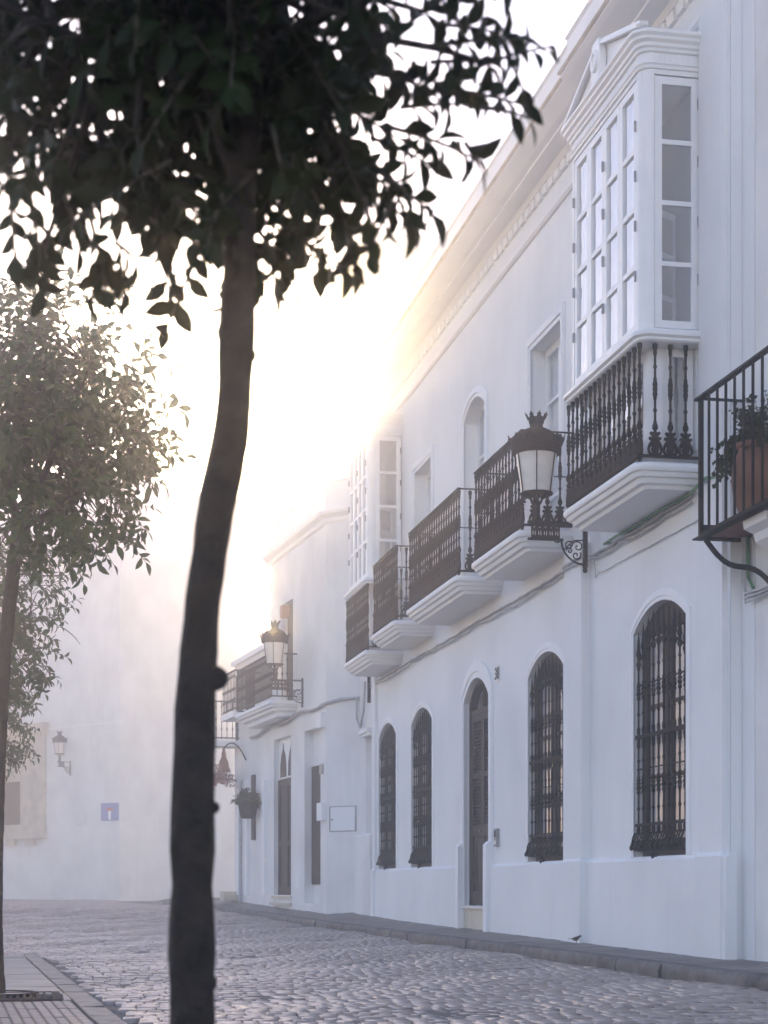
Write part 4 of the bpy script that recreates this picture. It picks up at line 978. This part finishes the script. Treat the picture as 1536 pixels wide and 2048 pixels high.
wc.add([(Q0[0], Q0[1], 0), mC(0, 0, 0), mC(0, ztopC, 0), (Q0[0], Q0[1], ztopC)], [(0, 1, 2, 3)])
e1 = mC(t_end, 0, 0)
wc.add([e1, (e1[0] + 7, e1[1] + .6, 0), (e1[0] + 7, e1[1] + .6, ztopC), (e1[0], e1[1], ztopC)], [(0, 1, 2, 3)])
wc.add([(Q0[0], Q0[1], ztopC), mC(0, ztopC, 0), mC(t_end, ztopC, 0), (e1[0] + 7, e1[1] + .6, ztopC), (14, Q0[1], ztopC)], [(0, 1, 2, 3, 4)])
wc.build('wall', 'wall2', Ch)
def path_sweep(mb, path, prof):
    """moulding profile (out, z) swept along a list of (point, outward normal)"""
    return mb.loft([[(p[0] + n[0] * o, p[1] + n[1] * o, z) for o, z in prof] for p, n in path])
sn = Vector((Q0[1] - C0.y, C0.x - Q0[0])); sn = (Vector((-sn.x, -sn.y)) if sn.y > 0 else sn).normalized(); cn = (sn + CN).normalized()
pathC = [((Q0[0] + .1, Q0[1] - .05), sn), ((C0.x, C0.y), cn * 1.12), (mC(t_end + .12, 0, 0)[:2], CN), ]
pz = MB(); path_sweep(pz, pathC, [(-.1, ztopC - .9), (.02, ztopC - .9), (.05, ztopC - .86), (.06, ztopC - .80), (.14, ztopC - .72), (.16, ztopC - .66), (.03, ztopC - .64), (.03, ztopC - .08), (.06, ztopC - .06), (.06, ztopC + .02), (-.1, ztopC + .03)])
pz.build('parapet', 'trim', Ch)
dC = MB(); mid = (dA + dB) / 2
for a, b in ((dA + .01, mid - .004), (mid + .004, dB - .01)):
    for z0, z1 in ((z_d0, z_d0 + .18), (z_d0 + 1.1, z_d0 + 1.22), (z_d0 + 2.45, z_d0 + 2.6)): dC.prism(rect(a, b, z0, z1), lambda p, q, t: mC(p, q, t), -.19, -.095)
    dC.prism(rect(a, a + .1, z_d0, z_d0 + 2.6), lambda p, q, t: mC(p, q, t), -.188, -.093); dC.prism(rect(b - .1, b, z_d0, z_d0 + 2.6), lambda p, q, t: mC(p, q, t), -.188, -.093)
    dC.prism(rect(a + .1, b - .1, z_d0 + .18, z_d0 + 2.45), lambda p, q, t: mC(p, q, t), -.18, -.13)
doC = dC.build('door', 'wood', Ch)
tz0 = z_d0 + 2.62
MB().prism(rect(dA, dB, tz0, z_d1), lambda p, q, t: mC(p, q, t), -.2, -.12).build('transom', 'trim', doC)
for f_ in (.27, .73):
    c = dA + (dB - dA) * f_; hw = (dB - dA) * .17; H = z_d1 - tz0
    MB().prism([(c - hw, tz0 + .04), (c + hw, tz0 + .04), (c + hw * .95, tz0 + H * .35), (c + hw * .6, tz0 + H * .6), (c + hw * .15, tz0 + H * .72), (c, tz0 + H * .9), (c - hw * .15, tz0 + H * .72), (c - hw * .6, tz0 + H * .6), (c - hw * .95, tz0 + H * .35)], lambda p, q, t: mC(p, q, t), -.121, -.105).build('transom_light', 'wood', doC)
st = MB()
for z, o in ((z_d0 - .02, .06), (z_d0 - .17, .10)): st.prism(rect(dA - .08, dB + .06, z - .06, z), lambda p, q, t: mC(p, q, t), -.1, o)
st.build('doorstep', 'sill', Ch)
MB().prism(rect(wA, wB - .02, z_w0 + .45, z_w1 - .75), lambda p, q, t: mC(p, q, t), -.185, -.15).build('window', 'wood', Ch)
MB().prism(rect(wA, wB, z_w0, z_w1), lambda p, q, t: mC(p, q, t), -.21, -.186).build('recess_back', 'wall2', Ch)
MB().prism(rect(uA, uB, zbal, h_u[2][1]), lambda p, q, t: mC(p, q, t), -.21, -.15).build('balcony_door', 'wood', Ch)
# plasterwork bands, box and hatch
MB().prism(rect(wA - .4, wA - .04, z_w1 - .05, z_w1 + .25), lambda p, q, t: mC(p, q, t), -.02, .10).build('capital', 'trim', Ch)
bx = MB().prism(rect(ct(652)[0] + .02, ct(641)[0] - .02, cz(646, 1641), cz(646, 1606)), lambda p, q, t: mC(p, q, t), 0, .09).build('junction_box', 'trim', Ch)
MB().prism(rect(ct(600)[0], ct(592)[0], cz(596, 1775), cz(596, 1748)), lambda p, q, t: mC(p, q, t), 0, .012).build('hatch', 'trim', Ch)
MB().prism(rect(ct(647)[0], ct(641)[0], cz(644, 1548), cz(644, 1528)), lambda p, q, t: mC(p, q, t), 0, .03).build('wall_plaque', 'metal', Ch)
sl = Vector((C0.x - Q0[0], C0.y - Q0[1])); mS = lambda f, z, o: (Q0[0] + sl.x * f + sn.x * o, Q0[1] + sl.y * f + sn.y * o, z)
zz = lambda py: CAM_Z + (1771 - py) / F_PX * 36.2
mbx = MB()
for a, b, z0, z1 in ((.10, .125, zz(1663), zz(1612)), (.885, .91, zz(1663), zz(1612))): mbx.prism(rect(a, b, z0, z1), mS, 0, .012)
for z0, z1 in ((zz(1663), zz(1661.5)), (zz(1613.5), zz(1612))): mbx.prism(rect(.125, .885, z0, z1), mS, 0, .011)
mb_ = mbx.build('meter_cupboard', 'metal', Ch)
MB().prism(rect(.14, .87, zz(1660.8), zz(1614.2)), mS, 0, .016).build('cupboard_door', 'trim', mb_)
MB().prism(rect(.80, .83, zz(1640), zz(1637)), mS, .016, .03).build('lock', 'dark', mb_)
# C balcony
t0, t1 = ct(596)[0] , ct(520)[0]
bc = MB(); rings = []
for o, z in ((.02, zbal), (0, zbal - .03), (0, zbal - .07), (.04, zbal - .09), (.05, zbal - .13), (.12, zbal - .15), (.13, zbal - .2), (.22, zbal - .24), (.24, zbal - .32)):
    rings.append([mC(a, z, b) for a, b in ((t0 + o, -.02), (t0 + o, .5 - o), (t0 + .12 + o, .62 - o), (t1 - .12 - o, .62 - o), (t1 - o, .5 - o), (t1 - o, -.02))])
bc.loft(rings); bC = bc.build('balcony', 'trim', Ch)
rl = MB()
for z in (zbal + .08, zbal + 1.0): rl.prism(rect(t0 + .08, t1 - .08, z, z + .035), lambda p, q, t: mC(p, q, t), .54, .58); rl.prism(rect(t0 + .07, t0 + .10, z, z + .03), lambda p, q, t: mC(p, q, t), 0, .54); rl.prism(rect(t1 - .10, t1 - .07, z, z + .03), lambda p, q, t: mC(p, q, t), 0, .54)
rl.build('railing', 'iron', bC)
bm = MB().lathe([(.010, 0), (.010, .2), (.022, .25), (.010, .3), (.010, .45), (.024, .5), (.010, .55), (.010, .75), (.02, .8), (.010, .85), (.010, .96)], seg=6).mesh('bar', 'iron', 50)
n = int((t1 - t0 - .16) / .11)
for i in range(n + 1): put('bar', bm, mC(t0 + .09 + (t1 - t0 - .18) * i / n, zbal + .08, .56), bC)
for i in range(1, 5): put('bar', bm, mC(t0 + .085, zbal + .08, .11 * i), bC)
lantern(mC(ct(606)[0], cz(606, 1368), .0), (CN.x, CN.y, 0), .62, 'hazy iron lantern on a scrolled bracket beside the corner house balcony')
tag(MB().prism(rect(ct(584)[0], ct(579)[0], cz(582, 1235), cz(582, 1212)), lambda p, q, t: mC(p, q, t), .05, .22).prism(rect(ct(583)[0], ct(582)[0], cz(582, 1222), cz(582, 1219)), lambda p, q, t: mC(p, q, t), 0, .05).build('sign_box', 'orange'), 'small orange box fixed beside the tall balcony door of the corner house', 'box')
# cable along the corner house
cpts = [Vector(mS(.0, zz(1399), .04)), Vector(mS(.5, zz(1398), .05)), Vector(mS(.97, zz(1404), .05))] + [Vector(mC(t, cz(653, 1406) - .05 * math.sin(t * 2.2) - .02 * t, .05)) for t in [.1, .5, 1, 1.5, 2, 2.6, 3.2, 3.9, 4.6, 5.4, 6.2, 7]]
cable(cpts, .035, 'pvc', 'sagging bundle of cables round the hazy corner house', 'cable_bundle')
cable([Vector((WX - .05, 34.4, za + .1)), Vector((WX - .06, 34.5, za - .45)), Vector((WX - .05, 34.9, za - .75)), Vector((WX - .06, 35.25, za - .55)), Vector((6.45, 35.35, zz(1399)))], .022, 'pvc', 'drooping cable loop between the long house and the corner house')
tag(MB().tube([Vector((WX - .05, 34.0, za + .35)), Vector((WX - .05, 34.0, za - .35))], .035, 8).build('pipe', 'iron', smooth=50), 'short dark pipe on the wall strip past the last balcony', 'pipe')

# lower houses further along the same side
Dh = thing('house', (mC(t_end + 2, 0, 0)[0], mC(t_end + 2, 0, 0)[1], 0), 'hazy low white house with two small balconies, past the corner house', 'house')
tE = ct(468)[0]; zD = CAM_Z + 5.5
MB().prism(rect(t_end + .02, tE, 0, zD), lambda p, q, t: mC(p, q, t), -5, -.02).build('wall', 'wall2', Dh)
MB().prism(rect(t_end + .02, tE + .1, zD, zD + .12), lambda p, q, t: mC(p, q, t), -5, .06).build('coping', 'trim', Dh)
for (pa, pb, py, hh, o) in ((512, 486, 1428, .95, .55), (480, 466, 1484, .95, .75)):
    a, b = ct(pa)[0], ct(pb)[0]; z = cz((pa + pb) / 2, py)
    part = MB().prism(rect(a, b, z - .14, z), lambda p, q, t: mC(p, q, t), -.03, o).build('balcony', 'trim', Dh)
    r_ = MB()
    for q in (z + .05, z + hh): r_.prism(rect(a + .03, b - .03, q, q + .03), lambda p, s, t: mC(p, s, t), o - .06, o - .03); r_.prism(rect(a + .03, a + .06, q, q + .03), lambda p, s, t: mC(p, s, t), 0, o - .061)
    r_.build('railing', 'iron', part)
    n = 9
    for i in range(n): put('bar', bm, mC(a + .05 + (b - a - .1) * i / (n - 1), z + .03, o - .045), part)
    for i in range(5): put('bar', bm, mC(a + .045, z + .03, (o - .06) * (i + .3) / 5), part)
    MB().prism(rect(a + .3, b - .3, z + .0, min(z + 1.9, zD - .25)), lambda p, q, t: mC(p, q, t), -.04, -.005).build('balcony_door', 'wood', Dh)
for pa, pb, ya_, yb_ in ((532, 527, 1790, 1560), (497, 492, 1790, 1560), (480, 477, 1790, 1580)):
    MB().prism(rect(ct(pa)[0], ct(pb)[0], cz(pa, ya_), cz(pa, yb_)), lambda p, q, t: mC(p, q, t), -.03, .05).build('pilaster', 'trim', Dh)
MB().prism(rect(ct(510)[0], ct(505)[0], cz(508, 1680), cz(508, 1550)), lambda p, q, t: mC(p, q, t), -.03, .04).build('shutter', 'wood', Dh)
MB().prism(rect(ct(475)[0], tE + .05, cz(470, 1800), cz(470, 1783)), lambda p, q, t: mC(p, q, t), -.05, .35).build('doorstep', 'sill', Dh)
tag(MB().tube([mC(ct(485)[0], cz(485, 1808), .05), mC(ct(485)[0], cz(485, 1570), .05), mC(ct(485)[0] + .1, cz(485, 1562), .0)], .04, 8).build('drainpipe', 'pvc', smooth=50), 'pale drainpipe down the hazy low house beyond the wall planter', 'drainpipe')
def small_plant(p, r, n, m, label, seed, sx=1):
    root = thing('plant', p, label, 'plant'); f_ = Foliage(seed, .10, .06, m); q = random.Random(seed)
    for i in range(n):
        v = f_.rv(); v.z = abs(v.z) * .9 - .15; f_.shoot(Vector(p), Vector(p) + Vector((v.x * r * sx, v.y * r, v.z * r)), 8, droop=.4, r=.006)
    f_.build(root, 0, lambda l: 0, mass='foliage', twname='stems'); return root
pp = Vector(mC(ct(516)[0], cz(516, 1612), .24))
pt = thing('wall_planter', pp, 'dark pot hung on the wall of the hazy low house, full of plants', 'planter')
MB().lathe([(.14, -.30), (.18, -.27), (.24, .02), (.27, .12), (.27, .18), (.2, .18)], pp, 14).build('pot', 'iron2', pt, smooth=40)
MB().box(pp.x, pp.x + .26, pp.y - .02, pp.y + .02, pp.z - .06, pp.z - .02).build('bracket', 'iron2', pt)
small_plant(pp + Vector((0, 0, .14)), .42, 60, 'herb', 'bushy plant in the dark wall pot', 61)
ph = Vector(mC(ct(474)[0], cz(474, 1560), .75)); small_plant(ph, .75, 110, 'pink', 'reddish flowering plant spilling from the farthest hazy balcony', 67)
hb = Vector(mC(ct(492)[0], cz(492, 1545), .55))
bl = thing('bell_lamp', hb, 'bell shaped lamp hanging from a curved arm on the hazy low house', 'lamp')
MB().lathe([(.17, 0), (.16, .03), (.13, .10), (.11, .25), (.07, .33), (.05, .40), (.06, .42), (.03, .55), (.02, .6)], hb, 12).build('lamp_shade', 'terra', bl, smooth=40)
hw_ = Vector(mC(ct(492)[0], cz(492, 1545) + .3, 0))
MB().tube(bez(hb + Vector((0, 0, .58)), (hb + hw_) / 2 + Vector((0, 0, .8)), hw_, 6), .018, 6).build('arm', 'iron', bl)
# aerial frame on the corner house roof
ap = at(580, 1010, 41.5); an_ = thing('aerial', ap, 'thin pole and wire aerial on the roof of the corner house', 'aerial')
MB().tube([ap, at(579, 842, 41.5)], .025, 6).build('pole', 'pvc', an_)
MB().tube([at(579, 843, 41.5), at(640, 846, 42), at(700, 841, 42.5)], .018, 5).build('wire', 'pvc', an_)

# tall white building rising behind the long house
Eh = thing('house', (9, 44, 0), 'tall pale house rising behind the far end of the long house', 'house')
c = at(729, 600, 42); zE = CAM_Z + (1771 - 470) / F_PX * 42
MB().box(c.x, c.x + 8, c.y, c.y + 5, 0, zE).build('wall', 'wall2', Eh)
MB().box(c.x - .15, c.x + 8.1, c.y - .15, c.y + 5.1, zE - 1.6, zE - 1.45).box(c.x - .22, c.x + 8.1, c.y - .22, c.y + 5.1, zE - .3, zE + .02).box(c.x - .12, c.x + .5, c.y - .12, c.y + .6, 8.5, 12.3).build('cornice', 'trim', Eh)

# ------------------------------------------------------------------ wall closing the street
F0 = at(240, 1800, 72.0); F1 = at(-70, 1786, 79.5)
fe = Vector((F1.x - F0.x, F1.y - F0.y)); FL = fe.length; fe = fe.normalized(); fn = Vector((fe.y, -fe.x)); fn = fn if fn.y < 0 else -fn
def mF(t, z, o): return (F0.x + fe.x * t + fn.x * o, F0.y + fe.y * t + fn.y * o, z)
def ft(px):
    rx, ry = ST + (px - 768) / F_PX * CT, CT - (px - 768) / F_PX * ST
    det = rx * -fe.y + fe.x * ry; d = (F0.x * -fe.y + fe.x * F0.y) / det
    return (rx * d - F0.x) * fe.x + (ry * d - F0.y) * fe.y, d
def fz(px, py): return CAM_Z + (1771 - py) / F_PX * ft(px)[1]
Fh = thing('house', (F0.x - 2, F0.y + 1, 0), 'big white building closing the street, stone framed window and blue sign, faint in haze', 'house')
MB().prism(rect(0, FL + 14, 0, CAM_Z + 16.4), lambda p, q, t: mF(p, q, t), -8, 0).build('wall', 'wall2', Fh)
MB().prism(rect(-.1, FL + 14, fz(200, 1449), fz(200, 1449) + .06), lambda p, q, t: mF(p, q, t), -.01, .03).build('string_course', 'trim', Fh)
wa, wb_ = ft(93)[0], ft(-40)[0]
ws = MB().prism(rect(wa, wb_, fz(50, 1655), fz(50, 1470)), lambda p, q, t: mF(p, q, t), 0, .12).prism(rect(wa - .2, wb_ + .2, fz(50, 1470), fz(50, 1450)), lambda p, q, t: mF(p, q, t), 0, .28).prism(rect(wa - .05, wb_ + .05, fz(50, 1678), fz(50, 1655)), lambda p, q, t: mF(p, q, t), 0, .24)
for p in (65, 25): ws.prism(rect(ft(p + 9)[0], ft(p - 9)[0], fz(p, 1692), fz(p, 1678)), lambda p_, q, t: mF(p_, q, t), 0, .16)
ws = ws.build('window_frame', 'beige', Fh)
MB().prism(rect(ft(45)[0], ft(-30)[0], fz(20, 1650), fz(20, 1565)), lambda p, q, t: mF(p, q, t), .121, .14).build('window', 'wood', ws)
MB().prism(rect(ft(173)[0], ft(149)[0], fz(160, 1653), fz(160, 1627)), lambda p, q, t: mF(p, q, t), 0, .03).build('wall_tile', 'tile', Fh)
lw = mF(ft(141)[0], fz(141, 1528), 0)
lantern(lw, (fn.x, fn.y, 0), .55, 'faint iron lantern on the big white building left of the blue sign')
# blue no-through-road sign: white stem, red bar
sx0, sx1 = ft(238)[0], ft(203.5)[0]; s0, s1 = fz(220, 1641), fz(220, 1606); sc_ = (sx0 + sx1) / 2; w_ = abs(sx1 - sx0)
sg = thing('road_sign', mF(sc_, s0, .03), 'square blue no through road sign on the big white building', 'road sign')
MB().prism(rect(min(sx0, sx1), max(sx0, sx1), s0, s1), lambda p, q, t: mF(p, q, t), .02, .04).build('plate', 'blue', sg)
MB().prism(rect(sc_ - w_ * .07, sc_ + w_ * .07, s0 + .03, s0 + (s1 - s0) * .56), lambda p, q, t: mF(p, q, t), .04, .044).build('stem', 'white', sg)
MB().prism(rect(sc_ - w_ * .2, sc_ + w_ * .2, s0 + (s1 - s0) * .56, s0 + (s1 - s0) * .72), lambda p, q, t: mF(p, q, t), .04, .045).build('bar', 'red', sg)
# lower building with a stone portal to its right
G0 = at(238, 1800, 72.6); G1 = at(470, 1806, 76.5)
ge = Vector((G1.x - G0.x, G1.y - G0.y)).normalized(); gn = Vector((-ge.y, ge.x)); gn = gn if gn.y < 0 else -gn
def mG(t, z, o): return (G0.x + ge.x * t + gn.x * o, G0.y + ge.y * t + gn.y * o, z)
gt_ = lambda px: (px - 238) / 3600 * 74 * 1.02
gz = lambda py: CAM_Z + (1771 - py) / F_PX * 74
Gh = thing('house', (G0.x + 2, G0.y + 1, 0), 'lower pale building with a yellowish stone portal, faint behind the closest trunk', 'house')
MB().prism(rect(0, 11, 0, CAM_Z + 6.4), lambda p, q, t: mG(p, q, t), -6, 0).build('wall', 'wall2', Gh)
po = MB()
k = 0; z = gz(1800)
while z < gz(1500):
    po.prism(rect(gt_(294) - (.03 if k % 2 else 0), gt_(315), z, z + .38), lambda p, q, t: mG(p, q, t), 0, .13); z += .39; k += 1
po.prism(rect(gt_(290), gt_(420), gz(1500), gz(1460)), lambda p, q, t: mG(p, q, t), 0, .16).prism(rect(gt_(285), gt_(425), gz(1460), gz(1450)), lambda p, q, t: mG(p, q, t), 0, .25)
po = po.build('portal', 'beige', Gh)
MB().prism(arch(gt_(316), gt_(352), gz(1799), gz(1600), gz(1570)), lambda p, q, t: mG(p, q, t), .005, .03).build('door', 'wood', Gh)
MB().prism(arch(gt_(438), gt_(458), gz(1799), gz(1712), gz(1700)), lambda p, q, t: mG(p, q, t), .005, .03).build('door', 'sill', Gh)
MB().prism(rect(gt_(248), gt_(258), gz(1648), gz(1640)), lambda p, q, t: mG(p, q, t), 0, .03).build('wall_tile', 'beige', Gh)

# ------------------------------------------------------------------ sparrow on the pavement
bp = at(1152, 1890, 20.9); bp.z = zw(bp.y) - .002
bird = thing('sparrow', bp, 'small brown sparrow standing on the pavement by the white plinth', 'bird')
ax = Rt; up = Vector((0, 0, 1)); sdv = up.cross(ax)
def bpt(a, s, z): return bp + ax * a + sdv * s + up * z
path = [(-.088, .052, .004, .003), (-.06, .052, .010, .004), (-.045, .052, .012, .006), (-.03, .050, .018, .017), (-.01, .050, .024, .025), (.012, .054, .025, .027), (.028, .064, .021, .022), (.038, .076, .016, .017), (.046, .083, .015, .015), (.053, .084, .012, .012), (.058, .082, .006, .006), (.068, .079, .001, .001)]
b = MB(); b.loft([[bpt(a, ws_ * math.cos(t * math.pi / 5), z + hs_ * math.sin(t * math.pi / 5)) for t in range(10)] for a, z, ws_, hs_ in path])
for s in (-1, 1):
    b.tube([bpt(.0, s * .011, .035), bpt(.006, s * .011, .017), bpt(.0, s * .011, .002)], .0028, 5)
    for q in (-.4, 0, .4): b.tube([bpt(.0, s * .011, .003), bpt(.016, s * .011 + q * .014, .002)], .0018, 4)
b.build('body', 'bird', bird, smooth=60)
for s in (-1, 1):
    MB().loft([[bpt(a, s * (ws_ + .002), z + h * math.sin(t * math.pi / 4)) + sdv * s * .004 * math.cos(t * math.pi / 4) for t in range(8)] for a, z, ws_, h in ((-.055, .052, .006, .003), (-.03, .053, .017, .010), (0, .054, .0235, .015), (.02, .06, .022, .012), (.028, .064, .018, .004))]).build('wing', 'wing', bird, smooth=60)

# ------------------------------------------------------------------ the morning haze
hz = MB().box(-85, 95, -50, 150, -1.2, 18.5).build('haze', 'white', kind='stuff')
hm = bpy.data.materials.new('haze'); hm.use_nodes = True
N, L = nodes(hm); N.remove(N['Principled BSDF'])
pv = N.new('ShaderNodeVolumePrincipled'); pv.inputs['Color'].default_value = (.97, .97, .98, 1); pv.inputs['Density'].default_value = HAZE; pv.inputs['Anisotropy'].default_value = HAZE_G
L.new(pv.outputs[0], N['Material Output'].inputs['Volume'])
hz.data.materials.clear(); hz.data.materials.append(hm)
